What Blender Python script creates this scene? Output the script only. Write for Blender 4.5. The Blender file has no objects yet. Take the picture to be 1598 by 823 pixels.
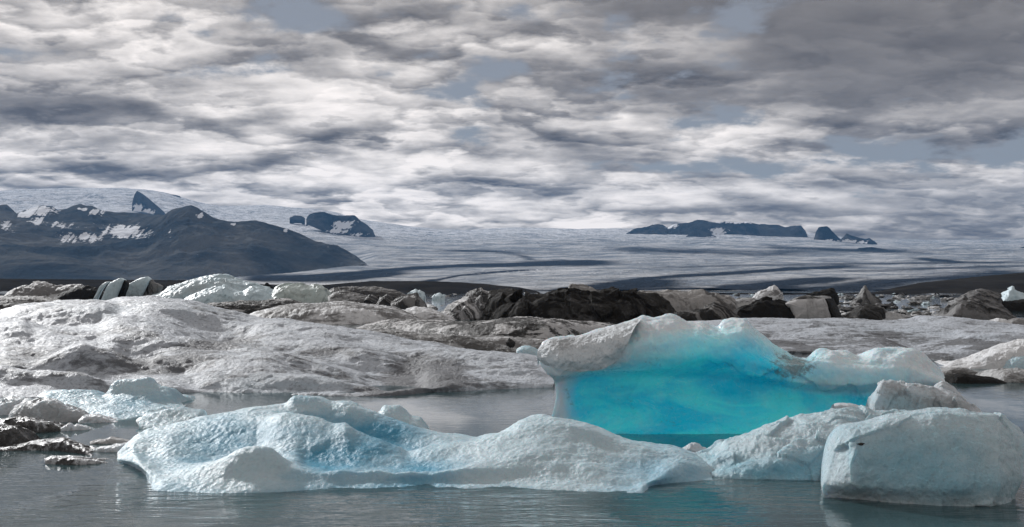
import bpy, math, random
import numpy as np
random.seed(7)
rng = np.random.default_rng(7)
C = bpy.context.scene.collection
F = 1713.0          # focal length in photo pixels
H = 3.5             # eye height above the lagoon
CX, HZ = 799.0, 450.0

# ------------------------------------------------------------------ noise
_p = rng.permutation(256); _p = np.concatenate([_p, _p, _p])
_g = rng.normal(size=(256, 3)); _g /= np.linalg.norm(_g, axis=1)[:, None]
def perlin(p):
    i = np.floor(p).astype(np.int64); f = p - i
    w = f*f*f*(f*(f*6-15)+10); i &= 255
    out = 0
    for dx in (0, 1):
        for dy in (0, 1):
            for dz in (0, 1):
                h = _p[_p[_p[(i[:, 0]+dx) & 255]+((i[:, 1]+dy) & 255)]+((i[:, 2]+dz) & 255)]
                g = _g[h]
                d = g[:, 0]*(f[:, 0]-dx)+g[:, 1]*(f[:, 1]-dy)+g[:, 2]*(f[:, 2]-dz)
                out = out + d*(w[:, 0] if dx else 1-w[:, 0])*(w[:, 1] if dy else 1-w[:, 1])*(w[:, 2] if dz else 1-w[:, 2])
    return out*1.5
def fbm(p, o=5, g=.5):
    s, a = 0, 1.
    for k in range(o):
        s = s+a*perlin(p+k*17.3); p = p*2.03; a *= g
    return s
def ridged(p, o=5, g=.5):
    s, a = 0, 1.
    for k in range(o):
        s = s+a*(.27-np.abs(perlin(p+k*11.7))); p = p*2.03; a *= g
    return s
def billow(p, o=4, g=.5):
    s, a = 0, 1.
    for k in range(o):
        s = s+a*(np.abs(perlin(p+k*7.7))-.3); p = p*2.03; a *= g
    return s
def cells(p):
    """distance to the nearest point of a jittered grid (flat-faced fracture look)"""
    i = np.floor(p).astype(np.int64); best = np.full(len(p), 9.); sec = np.full(len(p), 9.); val = np.zeros(len(p))
    for dx in (-1, 0, 1):
        for dy in (-1, 0, 1):
            for dz in (-1, 0, 1):
                c = i+np.array([dx, dy, dz]); h = _p[_p[_p[c[:, 0] & 255]+(c[:, 1] & 255)]+(c[:, 2] & 255)]
                j = _g[h]*.5+.5; q = c+j-p; d = np.sqrt((q*q).sum(1))
                m = d < best; val = np.where(m, (q*_g[(h*7+3) & 255]).sum(1), val); best = np.where(m, d, best)
    return val
NOISE = dict(fbm=fbm, ridged=ridged, billow=billow)

# ------------------------------------------------------------------ curves and lofts
def pchip(x, y, q):
    x = np.asarray(x, float); y = np.asarray(y, float)
    sh = (-1,)+(1,)*(y.ndim-1)
    h = np.diff(x); dl = np.diff(y, axis=0)/h.reshape(sh)
    m = np.zeros_like(y)
    if len(x) > 2:
        w1 = (2*h[1:]+h[:-1]).reshape(sh); w2 = (h[1:]+2*h[:-1]).reshape(sh)
        a, b = dl[:-1], dl[1:]
        ok = a*b > 0
        with np.errstate(all='ignore'):
            hm = (w1+w2)/(w1/np.where(ok, a, 1)+w2/np.where(ok, b, 1))
        m[1:-1] = np.where(ok, hm, 0)
    m[0] = dl[0]; m[-1] = dl[-1]
    k = np.clip(np.searchsorted(x, q, side='right')-1, 0, len(x)-2)
    t = ((q-x[k])/h[k]).reshape(sh); hk = h[k].reshape(sh)
    return (2*t**3-3*t**2+1)*y[k]+(t**3-2*t**2+t)*hk*m[k]+(-2*t**3+3*t**2)*y[k+1]+(t**3-t**2)*hk*m[k+1]

def W(px, py, d):
    px = np.asarray(px, float); py = np.asarray(py, float); d = np.asarray(d, float)
    return np.stack([(px-CX)*d/F, d+0*px, H+(HZ-py)*d/F], -1)
def wd(py): return H*F/(np.asarray(py, float)-HZ)

def row(pts, d, nu, lin=False):
    """a line in the landscape: (bearing, slope) pairs plus its distance -> nu points in metres"""
    pts = np.array(pts, float); x, y = pts[:, 0], pts[:, 1]
    s = np.concatenate([[0], np.cumsum(np.abs(np.diff(x))+.25*np.abs(np.diff(y))+1e-3)]); s /= s[-1]
    q = np.linspace(0, 1, nu)
    if lin: X, Y = np.interp(q, s, x), np.interp(q, s, y)
    else:
        xy = pchip(s, pts[:, :2], q); X, Y = xy[:, 0], xy[:, 1]
    if isinstance(d, str): D = wd(Y)
    elif np.isscalar(d): D = np.full(nu, float(d))
    else:
        dd = np.array(d, float); D = np.interp(X, dd[:, 0], dd[:, 1])
    return W(X, Y, D)

def new_mesh(name, V, faces, mat, parent=None, attrs=None, smooth=True):
    me = bpy.data.meshes.new(name)
    V = np.asarray(V, float)
    base = V.mean(0)*[1, 1, 0]
    me.from_pydata((V-base).tolist(), [], faces.tolist() if hasattr(faces, 'tolist') else faces)
    if smooth: me.polygons.foreach_set('use_smooth', np.ones(len(me.polygons), bool))
    for k, a in (attrs or {}).items():
        at = me.attributes.new(k, 'FLOAT', 'POINT'); at.data.foreach_set('value', np.asarray(a, np.float32))
    me.materials.append(mat)
    o = bpy.data.objects.new(name, me); C.objects.link(o)
    if parent is None: o.location = base
    else:
        o.parent = parent; o.location = base-np.array(parent.location)
    return o

def blob_attr(V, blobs):
    a = np.zeros(len(V))
    for (px, py, d, rx, ry, amt) in blobs:
        c = W(px, py, d); e = ((V[:, 0]-c[0])/(rx*d/F))**2+((V[:, 2]-c[2])/(ry*d/F))**2+((V[:, 1]-c[1])/(d*.14))**2
        a = a+amt*np.exp(-e)
    return np.clip(a, -1, 1)

def loft(name, rows, mat, nu=300, nv=120, back=None, disp=(), fade=None, under=.7, blue=(), dirt=(), parent=None,
         lin=False, fracture=None, shelf=.25, flat=0):
    R = [r if isinstance(r, np.ndarray) else row(r[0], r[1], nu, lin) for r in rows]
    f = R[0].copy(); f[:, 2] = -under; f[:, 1] -= shelf
    if under > 0: R = [f]+R
    if back:
        l = R[-1]; nb = l.copy(); nb[:, 1] += back*.5; nb[:, 2] = l[:, 2]*.72 if under > 0 else l[:, 2]-.12
        nc = l.copy(); nc[:, 1] += back; nc[:, 2] = -under if under > 0 else l[:, 2]-.5
        R += [nb, nc]
    R = np.array(R)
    ch = np.linalg.norm(np.diff(R, axis=0), axis=2); ch = ch.mean(1)+.15*ch.max(1)+1e-4
    kn = np.concatenate([[0], np.cumsum(ch)])
    q = np.linspace(0, kn[-1], nv)
    G = pchip(kn, R, q)                                  # nv x nu x 3
    du = np.gradient(G, axis=1); dv = np.gradient(G, axis=0)
    n = np.cross(du, dv); n /= np.linalg.norm(n, axis=2)[..., None]+1e-9
    P = G.reshape(-1, 3); N = n.reshape(-1, 3); off = np.zeros(len(P))
    for (kind, wl, amp, *st) in disp:
        s = np.array(st[0]) if st else np.ones(3)
        off += amp*NOISE[kind](P/wl*s+3.1)
    if fracture:
        wl, amp = fracture; off += amp*cells(P/wl+fbm(P/wl*.7, 2)[:, None]*.25)
    w = np.ones((nv, nu))
    e = np.minimum(np.linspace(0, 1, nu), np.linspace(1, 0, nu)); w *= np.clip(e/.03, .15, 1)[None, :]
    if fade is not None: w *= fade(q/kn[-1])[:, None]
    P = P+N*(off*w.reshape(-1))[:, None]
    j, i = np.meshgrid(np.arange(nv-1), np.arange(nu-1), indexing='ij'); a = (j*nu+i).reshape(-1)
    Fc = np.stack([a, a+1, a+1+nu, a+nu], 1)
    caps = []
    for k in range(nv//2-1):
        f0, f1, b0, b1 = k, k+1, nv-1-k, nv-2-k
        caps.append([f0*nu, f1*nu, b1*nu, b0*nu]); u = nu-1; caps.append([f0*nu+u, b0*nu+u, b1*nu+u, f1*nu+u])
    Fc = np.concatenate([Fc, np.array(caps)]) if under > 0 else Fc
    return new_mesh(name, P, Fc, mat, parent, {'blue': blob_attr(P, blue), 'dirt': blob_attr(P, dirt)})

def tag(o, label=None, cat=None, group=None, kind=None):
    for k, v in (('label', label), ('category', cat), ('group', group), ('kind', kind)):
        if v: o[k] = v
    return o
def empty(name, loc):
    o = bpy.data.objects.new(name, None); C.objects.link(o); o.location = loc; o.empty_display_size = .3
    return o

# ------------------------------------------------------------------ node helper
class NT:
    def __init__(s, tree): s.t = tree; s.n = tree.nodes; s.l = tree.links; s.n.clear()
    def put(s, sock, v):
        if v is None: return
        if isinstance(v, bpy.types.NodeSocket): s.l.new(v, sock)
        elif isinstance(v, (tuple, list)) and sock.type == 'RGBA' and len(v) == 3: sock.default_value = (*v, 1)
        else: sock.default_value = v
    def node(s, typ, **kw):
        nd = s.n.new(typ)
        for k, v in kw.items(): setattr(nd, k, v)
        return nd
    def m(s, op, a, b=None, c=None, clamp=False):
        nd = s.node('ShaderNodeMath', operation=op, use_clamp=clamp)
        for k, v in enumerate((a, b, c)): s.put(nd.inputs[k], v)
        return nd.outputs[0]
    def v(s, op, a, b=None, scale=None):
        nd = s.node('ShaderNodeVectorMath', operation=op); s.put(nd.inputs[0], a); s.put(nd.inputs[1], b)
        if scale is not None: s.put(nd.inputs['Scale'], scale)
        return nd.outputs[0]
    def xyz(s, x, y, z):
        nd = s.node('ShaderNodeCombineXYZ'); s.put(nd.inputs[0], x); s.put(nd.inputs[1], y); s.put(nd.inputs[2], z); return nd.outputs[0]
    def sep(s, a):
        nd = s.node('ShaderNodeSeparateXYZ'); s.put(nd.inputs[0], a); return nd.outputs
    def noise(s, vec, scale, detail=4, rough=.5, dist=0., typ='FBM'):
        nd = s.node('ShaderNodeTexNoise', noise_dimensions='3D'); nd.noise_type = typ
        s.put(nd.inputs['Vector'], vec); s.put(nd.inputs['Scale'], scale); s.put(nd.inputs['Detail'], detail)
        s.put(nd.inputs['Roughness'], rough); s.put(nd.inputs['Distortion'], dist); return nd.outputs[0]
    def voro(s, vec, scale, feature='SMOOTH_F1', smooth=.6):
        nd = s.node('ShaderNodeTexVoronoi', feature=feature); s.put(nd.inputs['Vector'], vec); s.put(nd.inputs['Scale'], scale)
        if feature == 'SMOOTH_F1': s.put(nd.inputs['Smoothness'], smooth)
        return nd.outputs['Distance']
    def rng(s, v, a, b, c=0., d=1., smooth=True):
        nd = s.node('ShaderNodeMapRange', interpolation_type='SMOOTHSTEP' if smooth else 'LINEAR'); nd.clamp = True
        for k, x in enumerate((v, a, b, c, d)): s.put(nd.inputs[k], x)
        return nd.outputs[0]
    def mix(s, f, a, b, blend='MIX'):
        nd = s.node('ShaderNodeMix', data_type='RGBA', blend_type=blend); s.put(nd.inputs[0], f)
        s.put(nd.inputs[6], a); s.put(nd.inputs[7], b); return nd.outputs[2]
    def attr(s, name): return s.node('ShaderNodeAttribute', attribute_name=name).outputs['Fac']
    def geo(s): return s.node('ShaderNodeNewGeometry').outputs
    def bump(s, h, strength, dist, normal=None):
        nd = s.node('ShaderNodeBump'); s.put(nd.inputs['Strength'], strength); s.put(nd.inputs['Distance'], dist)
        s.put(nd.inputs['Height'], h); s.put(nd.inputs['Normal'], normal); return nd.outputs[0]
def material(name):
    m = bpy.data.materials.new(name); m.use_nodes = True; return m, NT(m.node_tree)

# ------------------------------------------------------------------ camera, sun, sky
cam = bpy.data.cameras.new('camera'); co = bpy.data.objects.new('camera', cam); C.objects.link(co)
co.location = (0, 0, H); co.rotation_euler = (math.pi/2, 0, 0)
cam.sensor_width = 36; cam.lens = F/1598*36; cam.shift_y = (HZ-411.5)/1598
cam.clip_start = .5; cam.clip_end = 60000
bpy.context.scene.camera = co

SUN_AZ, SUN_EL = math.radians(-38), math.radians(25)      # azimuth clockwise from the view direction
sd = np.array([math.sin(SUN_AZ)*math.cos(SUN_EL), math.cos(SUN_AZ)*math.cos(SUN_EL), math.sin(SUN_EL)])
sl = bpy.data.lights.new('sun', 'SUN'); sl.energy = 3.5; sl.angle = math.radians(4.0); sl.color = (1, .997, .992)
so = bpy.data.objects.new('sun', sl); C.objects.link(so)
from mathutils import Vector
so.rotation_euler = Vector(-sd).to_track_quat('-Z', 'Y').to_euler(); so.location = (-40, 30, 60)

world = bpy.data.worlds.new('World'); bpy.context.scene.world = world; world.use_nodes = True
s = NT(world.node_tree)
tc = s.node('ShaderNodeTexCoord').outputs['Generated']
dx, dy, dz = s.sep(tc)
rr = s.m('SQRT', s.m('ADD', s.m('MULTIPLY', dx, dx), s.m('MULTIPLY', dy, dy)))
rr = s.m('MAXIMUM', rr, .02)
t = s.m('MAXIMUM', s.m('DIVIDE', dz, rr), 0.0)            # tangent of the elevation
az = s.m('ARCTAN2', dx, dy)
def plane(tt, k=.19):
    q = s.m('ADD', tt, k)
    return s.xyz(s.m('DIVIDE', s.m('DIVIDE', dx, rr), q), s.m('MULTIPLY', s.m('DIVIDE', s.m('DIVIDE', dy, rr), q), .95), 0.0)
def blobs(lst):
    out = None
    for (px, py, sx, sy, a) in lst:
        u = s.m('DIVIDE', s.m('SUBTRACT', az, math.atan((px-CX)/F)), sx/F)
        w = s.m('DIVIDE', s.m('SUBTRACT', t, (HZ-py)/F), sy/F)
        g = s.m('MULTIPLY', s.m('EXPONENT', s.m('MULTIPLY', s.m('ADD', s.m('MULTIPLY', u, u), s.m('MULTIPLY', w, w)), -1.0)), a)
        out = g if out is None else s.m('ADD', out, g)
    return out
def dens(vec):
    a = s.noise(vec, 3.0, 9, .54, .15); c = s.noise(s.v('MULTIPLY', vec, (.62, 1., 1.)), 9., 6, .55, .3)
    return s.m('ADD', s.m('MULTIPLY', a, .82), s.m('MULTIPLY', c, .18))
p0 = plane(t); up = s.m('MULTIPLY', s.m('ADD', t, .14), .055); p1 = plane(s.m('ADD', t, up))
n0 = dens(p0); n1 = dens(p1)
big = s.noise(p0, 1.1, 3, .5, .2)
relief = s.m('SUBTRACT', n0, n1)
GAPS = [(750, 18, 130, 22, -.10), (890, 38, 110, 36, -.12), (340, 66, 90, 26, -.12), (465, 42, 90, 20, -.10), (930, 130, 80, 40, -.12), (1125, 185, 120, 34, -.11),
        (1310, 268, 160, 34, -.12), (1540, 265, 170, 36, -.13), (690, 92, 80, 20, -.09), (780, 112, 70, 20, -.09), (1080, 262, 160, 20, -.09), (245, 20, 90, 22, -.09), (1570, 15, 80, 30, -.10),
        (1010, 100, 120, 28, -.08), (1500, 205, 80, 20, -.07), (400, 260, 420, 70, .12), (1350, 90, 300, 80, .14), (130, 190, 240, 70, .12), (800, 340, 1200, 50, .14)]
cov = s.m('ADD', s.m('ADD', s.m('MULTIPLY', n0, 1.0), s.m('MULTIPLY', s.m('SUBTRACT', s.noise(p0, 3.4, 10, .6, .1), .5), 1.0)), s.m('MULTIPLY', blobs(GAPS), 1.15))
cover = s.rng(cov, .28, .44)
DARK = [(1500, 60, 500, 260, .30), (800, -60, 700, 70, .22), (1330, 40, 260, 60, .50), (1500, 110, 220, 70, .40), (1250, 110, 130, 50, .22), (1000, 5, 160, 30, .30), (1390, 160, 220, 30, .26),
        (90, 200, 190, 34, .30), (200, 238, 150, 16, .26), (60, 172, 130, 14, .2), (320, 140, 240, 20, .16), (560, 203, 190, 16, .26), (80, 100, 90, 14, .18), (540, 110, 80, 14, .12),
        (940, 248, 150, 16, .22), (560, 265, 60, 16, .18), (740, 272, 80, 14, .16), (880, 300, 180, 12, .2), (1250, 330, 420, 14, .16), (1560, 330, 240, 40, .22), (1500, 380, 260, 30, .16), (800, 335, 160, 10, .14),
        (340, 200, 120, 30, -.20), (420, 290, 420, 60, -.30), (700, 335, 420, 36, -.20), (60, 275, 120, 20, -.18), (100, 40, 200, 50, -.12), (640, 60, 260, 50, -.10), (250, 110, 120, 20, -.1), (720, 230, 220, 20, -.12), (1000, 190, 140, 30, -.1)]
dk = blobs(DARK)
thick = s.rng(s.noise(s.v('MULTIPLY', p0, (.45, 1.05, 1.)), 3.0, 6, .5, .2), .40, .62, 0., 1.)
lg = s.m('LOGARITHM', s.m('ADD', t, .15), math.e)
def rolls(k, amp, nz, off):
    """cloud rolls seen edge on: each has a crisp lit upper edge that fades to a grey base"""
    f = s.m('FRACT', s.m('ADD', s.m('MULTIPLY', lg, k), s.m('ADD', s.m('MULTIPLY', nz, amp), off)))
    return s.m('MINIMUM', f, s.m('MULTIPLY', s.m('SUBTRACT', 1.0, f), 3.6))
ps = s.v('MULTIPLY', p0, (.8, 1., 1.))
nA = s.noise(ps, 2.9, 10, .54, .1); nB = s.noise(s.v('ADD', ps, (4.3, 2.1, 0.)), 5.2, 9, .55, .1)
r1 = rolls(6.5, 4.2, nA, 0.0); r2 = rolls(11., 4.5, nB, .37)
pm = s.rng(s.noise(p0, 1.4, 3, .5, .2), .36, .62, .35, 1.0)
rel = s.m('ADD', s.m('MULTIPLY', s.m('SUBTRACT', r1, .5), .42), s.m('MULTIPLY', s.m('MULTIPLY', s.m('SUBTRACT', r2, .5), .32), pm))
br = s.m('ADD', .67, s.m('ADD', s.m('MULTIPLY', rel, 1.0), s.m('MULTIPLY', relief, 1.35)))
br = s.m('SUBTRACT', br, s.m('MULTIPLY', s.m('SUBTRACT', thick, .35), .36))
br = s.m('SUBTRACT', br, s.m('MULTIPLY', s.m('SUBTRACT', big, .5), .6))
br = s.m('MULTIPLY', br, s.m('SUBTRACT', 1.0, s.m('MINIMUM', s.m('MULTIPLY', dk, 1.0), .74)))
cr = s.node('ShaderNodeValToRGB'); s.put(cr.inputs[0], br); e = cr.color_ramp.elements
e[0].position = 0.0; e[0].color = (.085, .075, .0725, 1); e[1].position = 1.0; e[1].color = (.97, .90, .855, 1)
for pos, col in ((.3, (.228, .212, .204)), (.55, (.472, .44, .42)), (.8, (.765, .715, .68))):
    x = cr.color_ramp.elements.new(pos); x.color = (*col, 1)
sky = s.node('ShaderNodeTexSky', sky_type='NISHITA'); sky.sun_disc = False
sky.sun_elevation = SUN_EL; sky.sun_rotation = SUN_AZ; sky.air_density = 1.0; sky.dust_density = .2; sky.ozone_density = 3.0
b1 = s.node('ShaderNodeBackground'); s.put(b1.inputs[0], sky.outputs[0]); b1.inputs[1].default_value = .05; s.put(b1.inputs[0], s.mix(.82, sky.outputs[0], (5.0, 5.0, 5.25)))
b2 = s.node('ShaderNodeBackground'); s.put(b2.inputs[0], cr.outputs[0])
sv_ = s.node('ShaderNodeVectorMath', operation='DOT_PRODUCT'); s.put(sv_.inputs[0], tc); s.put(sv_.inputs[1], tuple(float(v) for v in sd))
s.put(b2.inputs[1], s.rng(sv_.outputs['Value'], -.6, .75, .84, .98))      # cloud is brighter towards the sun
mx = s.node('ShaderNodeMixShader'); s.put(mx.inputs[0], cover); s.l.new(b1.outputs[0], mx.inputs[1]); s.l.new(b2.outputs[0], mx.inputs[2])
ow = s.node('ShaderNodeOutputWorld'); s.l.new(mx.outputs[0], ow.inputs[0])
# ------------------------------------------------------------------ materials
def ice_mat(name, white, blue, blue_n=.25, dirt=(.05, .047, .043), dirt_th=(.62, .8), dirt_amt=.0, dirt_scale=.8, dirt_stretch=(1, 1, 1),
            dimple=0., dim_scale=9., grain=.3, grain_scale=22., rough=.42, sss=0., band=None, size=1., lump=0., spec=.5, blue2=None, vein=0.):
    m, s = material(name); g = s.geo(); P = g['Position']
    n1 = s.noise(P, .9/size, 5, .6); n2 = s.noise(P, 5.0/size, 4, .6)
    fb = s.m('ADD', s.m('ADD', s.attr('blue'), s.m('MULTIPLY', s.m('SUBTRACT', n1, .5), blue_n*2.2)), s.m('MULTIPLY', s.m('SUBTRACT', n2, .5), blue_n*1.2))
    fb = s.rng(fb, 0., 1., 0., 1., False)
    if blue2: blue = s.mix(s.rng(s.noise(s.v('MULTIPLY', P, (.7, 1, 1.6)), .55, 5, .6, .8), .36, .62), blue, blue2)
    col = s.mix(fb, white, blue)
    if vein:                                                # bubble trains and healed cracks in the clear ice
        vn = s.noise(s.v('MULTIPLY', P, (.6, 1., 1.)), .8/size, 6, .55, 1.2); v2 = s.noise(s.v('MULTIPLY', P, (1.3, 1., .5)), 1.9/size, 5, .6, .8)
        ln = s.m('MAXIMUM', s.rng(s.m('ABSOLUTE', s.m('SUBTRACT', vn, .5)), 0., .011, 1., 0.), s.rng(s.m('ABSOLUTE', s.m('SUBTRACT', v2, .52)), 0., .010, .8, 0.))
        col = s.mix(s.m('MULTIPLY', s.m('MULTIPLY', ln, s.rng(n2, .40, .62)), vein), col, (.50, .84, .95))
    sv = s.v('MULTIPLY', P, dirt_stretch)
    nd = s.noise(sv, dirt_scale/size, 8, .72, .6)
    nd2 = s.noise(sv, dirt_scale*5/size, 5, .7, .3)
    fd = s.m('ADD', s.m('ADD', s.m('MULTIPLY', nd, .62), s.m('MULTIPLY', nd2, .38)), s.m('MULTIPLY', s.attr('dirt'), .26))
    fd = s.m('MULTIPLY', s.rng(fd, *dirt_th), dirt_amt)
    col = s.mix(fd, col, dirt)
    gr = s.noise(P, grain_scale/size, 5, .72)
    col = s.mix(s.m('MULTIPLY', s.rng(gr, .50, .66), min(.75, .45*grain)), col, tuple(c*.45 for c in white))
    if band:
        (bx, by, bz), sc_, th, bcol, amt = band
        dv = s.node('ShaderNodeVectorMath', operation='DOT_PRODUCT'); s.put(dv.inputs[0], P); s.put(dv.inputs[1], (bx, by, bz))
        wv = s.m('ADD', s.m('MULTIPLY', dv.outputs['Value'], sc_), s.m('MULTIPLY', n1, 1.6))
        nb = s.noise(s.xyz(wv, 0., 0.), 1.0, 4, .7)
        col = s.mix(s.m('MULTIPLY', s.rng(nb, th-.04, th+.05), amt), col, bcol)
    h = s.m('MULTIPLY', gr, grain)
    if dimple:
        dp = s.noise(P, dim_scale*.35, 2, .5)
        vd = s.voro(s.v('ADD', s.v('MULTIPLY', P, (1., .8, 1.25)), s.v('SCALE', s.xyz(dp, dp, dp), scale=.12)), dim_scale, 'SMOOTH_F1', .35)
        pm = s.rng(s.noise(P, .7, 2, .5), .3, .65, .25, 1.)
        h = s.m('ADD', h, s.m('MULTIPLY', s.m('MULTIPLY', vd, pm), dimple))
    if lump: h = s.m('ADD', h, s.m('MULTIPLY', n2, lump))
    b = s.bump(h, 1.0, .05*size)
    bs = s.node('ShaderNodeBsdfPrincipled'); s.put(bs.inputs['Base Color'], col)
    s.put(bs.inputs['Roughness'], s.rng(gr, .3, .7, rough-.12, rough+.18, False)); s.put(bs.inputs['Normal'], b)
    bs.inputs['IOR'].default_value = 1.31; bs.inputs['Specular IOR Level'].default_value = spec
    if sss:
        bs.inputs['Subsurface Weight'].default_value = sss; bs.inputs['Subsurface Radius'].default_value = (.2, .75, 1.0)
        bs.inputs['Subsurface Scale'].default_value = .35*size
    o = s.node('ShaderNodeOutputMaterial'); s.l.new(bs.outputs[0], o.inputs[0])
    return m
M = {}
WHITE = (.60, .655, .69)
M['front'] = ice_mat('pale_blue_ice', (.40, .51, .565), (.06, .25, .38), blue_n=.40, dimple=.55, dim_scale=10., grain=.4, grain_scale=16, sss=.3, rough=.46, spec=.3, lump=.12)
M['slab'] = ice_mat('clear_slab_ice', vein=.3, white=(.40, .51, .565), blue=(.10, .32, .43), blue_n=.42, dimple=.38, dim_scale=9, grain=.7, grain_scale=16, sss=.25, rough=.28, lump=.35, dirt_amt=.3, dirt_th=(.53, .68), dirt_scale=1.6, dirt=(.2, .22, .24))
M['block'] = ice_mat('grey_white_ice', (.52, .56, .60), (.24, .43, .51), blue_n=.25, dimple=.5, dim_scale=9, grain=.8, grain_scale=14, dirt_amt=.55, dirt_th=(.47, .62), dirt_scale=2.2, dirt=(.2, .2, .2), sss=.1)
M['turquoise'] = ice_mat('turquoise_ice', (.56, .62, .66), (.01, .62, .88), vein=.22, blue2=(.08, .86, 1.0), blue_n=.30, dimple=.06, dim_scale=5., grain=.18, grain_scale=7, rough=.28, sss=.55, lump=.35, dirt_amt=.75, dirt_th=(.58, .72), dirt_scale=1.5, dirt=(.10, .10, .10))
M['crust'] = ice_mat('pitted_crust_ice', (.55, .585, .615), (.3, .5, .58), blue_n=.15, spec=.2, dimple=1.1, dim_scale=5.5, grain=1., grain_scale=10, dirt_amt=.45, dirt_th=(.51, .62), dirt_scale=1.5, dirt=(.16, .16, .16), lump=.6)
M['floe'] = ice_mat('dirty_snow_ice', (.44, .475, .525), (.34, .42, .48), blue_n=.4, grain=1.7, grain_scale=8., dirt_amt=.9, dirt_th=(.50, .62), dirt_scale=.5, dirt=(.075, .078, .086), lump=.45, rough=.5, spec=.32, dimple=.4, dim_scale=5.5, dirt_stretch=(.6, 1.1, 1.2))
M['field'] = ice_mat('grey_snow_ice', (.43, .465, .515), (.32, .39, .45), blue_n=.35, grain=1.6, grain_scale=7., dirt_amt=.88, dirt_th=(.50, .61), dirt_scale=.36, dirt=(.10, .104, .112), lump=1.0, rough=.5, spec=.3, dimple=.6, dim_scale=4.5)
M['ash'] = ice_mat('ash_covered_ice', (.036, .035, .034), (.11, .11, .112), blue_n=1.3, grain=.9, grain_scale=6, dirt_amt=.9, dirt_th=(.45, .53), dirt_scale=.4, dirt=(.012, .0115, .011), rough=.75, size=2.2, lump=1.2, spec=.05)
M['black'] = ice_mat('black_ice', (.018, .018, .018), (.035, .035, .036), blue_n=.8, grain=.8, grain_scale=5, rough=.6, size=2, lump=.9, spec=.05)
M['striped'] = ice_mat('striped_ice', (.15, .147, .145), (.26, .27, .28), blue_n=.6, grain=.8, grain_scale=5, rough=.6, size=2.5, lump=.6, band=((.8, .2, .55), .6, .46, (.018, .018, .018), .95), spec=.08)
M['strata'] = ice_mat('layered_grey_ice', (.42, .42, .425), (.30, .32, .34), blue_n=.5, grain=1.1, grain_scale=5, dirt_amt=.97, dirt_th=(.485, .525), dirt_scale=.30, dirt=(.016, .0155, .015), dirt_stretch=(.45, .8, 3.), rough=.6, size=1.6, lump=1., spec=.3)
M['grey'] = ice_mat('grey_ice', (.36, .365, .37), (.25, .29, .32), blue_n=.5, grain=1.1, grain_scale=5, dirt_amt=.9, dirt_th=(.48, .56), dirt_scale=.4, dirt=(.05, .048, .046), dirt_stretch=(.7, 1, 1.8), rough=.6, size=2, lump=1., spec=.3)
M['paleblue'] = ice_mat('far_pale_blue_ice', (.47, .57, .62), (.18, .40, .49), blue_n=.45, grain=.7, grain_scale=4, dirt_amt=.5, dirt_th=(.50, .64), dirt_scale=.25, dirt=(.18, .18, .175), size=4, lump=1.)
M['snowy'] = ice_mat('far_snowy_ice', (.54, .55, .565), (.36, .41, .45), blue_n=.5, grain=1.1, grain_scale=4, dirt_amt=.88, dirt_th=(.50, .57), dirt_scale=.3, dirt=(.09, .087, .085), dirt_stretch=(.6, 1, 1.6), rough=.6, size=2.5, lump=1.)
M['green'] = ice_mat('far_green_ice', (.40, .46, .45), (.18, .38, .41), blue_n=.4, grain=.8, grain_scale=4, dirt_amt=.8, dirt_th=(.48, .62), dirt_scale=.25, dirt=(.08, .077, .06), size=4, lump=.8)
M['grime'] = ice_mat('grimy_dark_ice', (.36, .38, .40), (.16, .19, .21), blue_n=.6, grain=1.2, grain_scale=9, dirt_amt=.95, dirt_th=(.46, .53), dirt_scale=1.1, dirt=(.028, .027, .027), lump=1.2, rough=.3)
M['stone'] = ice_mat('dark_stone', (.03, .03, .03), (.05, .05, .05), blue_n=.5, rough=.8)

# lagoon water: silty teal body under a rippled mirror surface
m, s = material('lagoon_water'); P = s.geo()['Position']
far = s.rng(s.sep(P)[1], 18., 140., 1.0, .12)
patch = s.rng(s.noise(s.v('MULTIPLY', P, (.35, .18, 1)), .6, 3, .5), .42, .60, .10, 1.)
calm = s.rng(s.sep(P)[1], 21.0, 26.5, 1.0, .10)
w1 = s.noise(s.v('MULTIPLY', P, (.34, 1.15, 1)), 3.0, 3, .5, .5)
w2 = s.noise(s.v('MULTIPLY', P, (.5, 1.2, 1)), 9.0, 2, .5, .3)
hh = s.m('ADD', s.m('MULTIPLY', w1, 1.0), s.m('MULTIPLY', w2, .28))
amp = s.m('MULTIPLY', s.m('MULTIPLY', patch, calm), 1.)
bn = s.bump(s.m('MULTIPLY', hh, amp), 1.0, .10)
fr = s.node('ShaderNodeFresnel'); fr.inputs[0].default_value = 1.333; s.put(fr.inputs['Normal'], bn)
gl = s.node('ShaderNodeBsdfGlossy'); gl.inputs['Roughness'].default_value = .035; s.put(gl.inputs['Normal'], bn); s.put(gl.inputs['Color'], (.95, .96, .97))
df = s.node('ShaderNodeBsdfDiffuse'); s.put(df.inputs['Color'], (.045, .088, .098))
tr = s.node('ShaderNodeBsdfTransparent'); s.put(tr.inputs['Color'], (.45, .78, .82))
x1 = s.node('ShaderNodeMixShader'); x1.inputs[0].default_value = .36; s.l.new(df.outputs[0], x1.inputs[1]); s.l.new(tr.outputs[0], x1.inputs[2])
x2 = s.node('ShaderNodeMixShader'); s.put(x2.inputs[0], fr.outputs[0]); s.l.new(x1.outputs[0], x2.inputs[1]); s.l.new(gl.outputs[0], x2.inputs[2])
o = s.node('ShaderNodeOutputMaterial'); s.l.new(x2.outputs[0], o.inputs[0]); M['water'] = m

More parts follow.
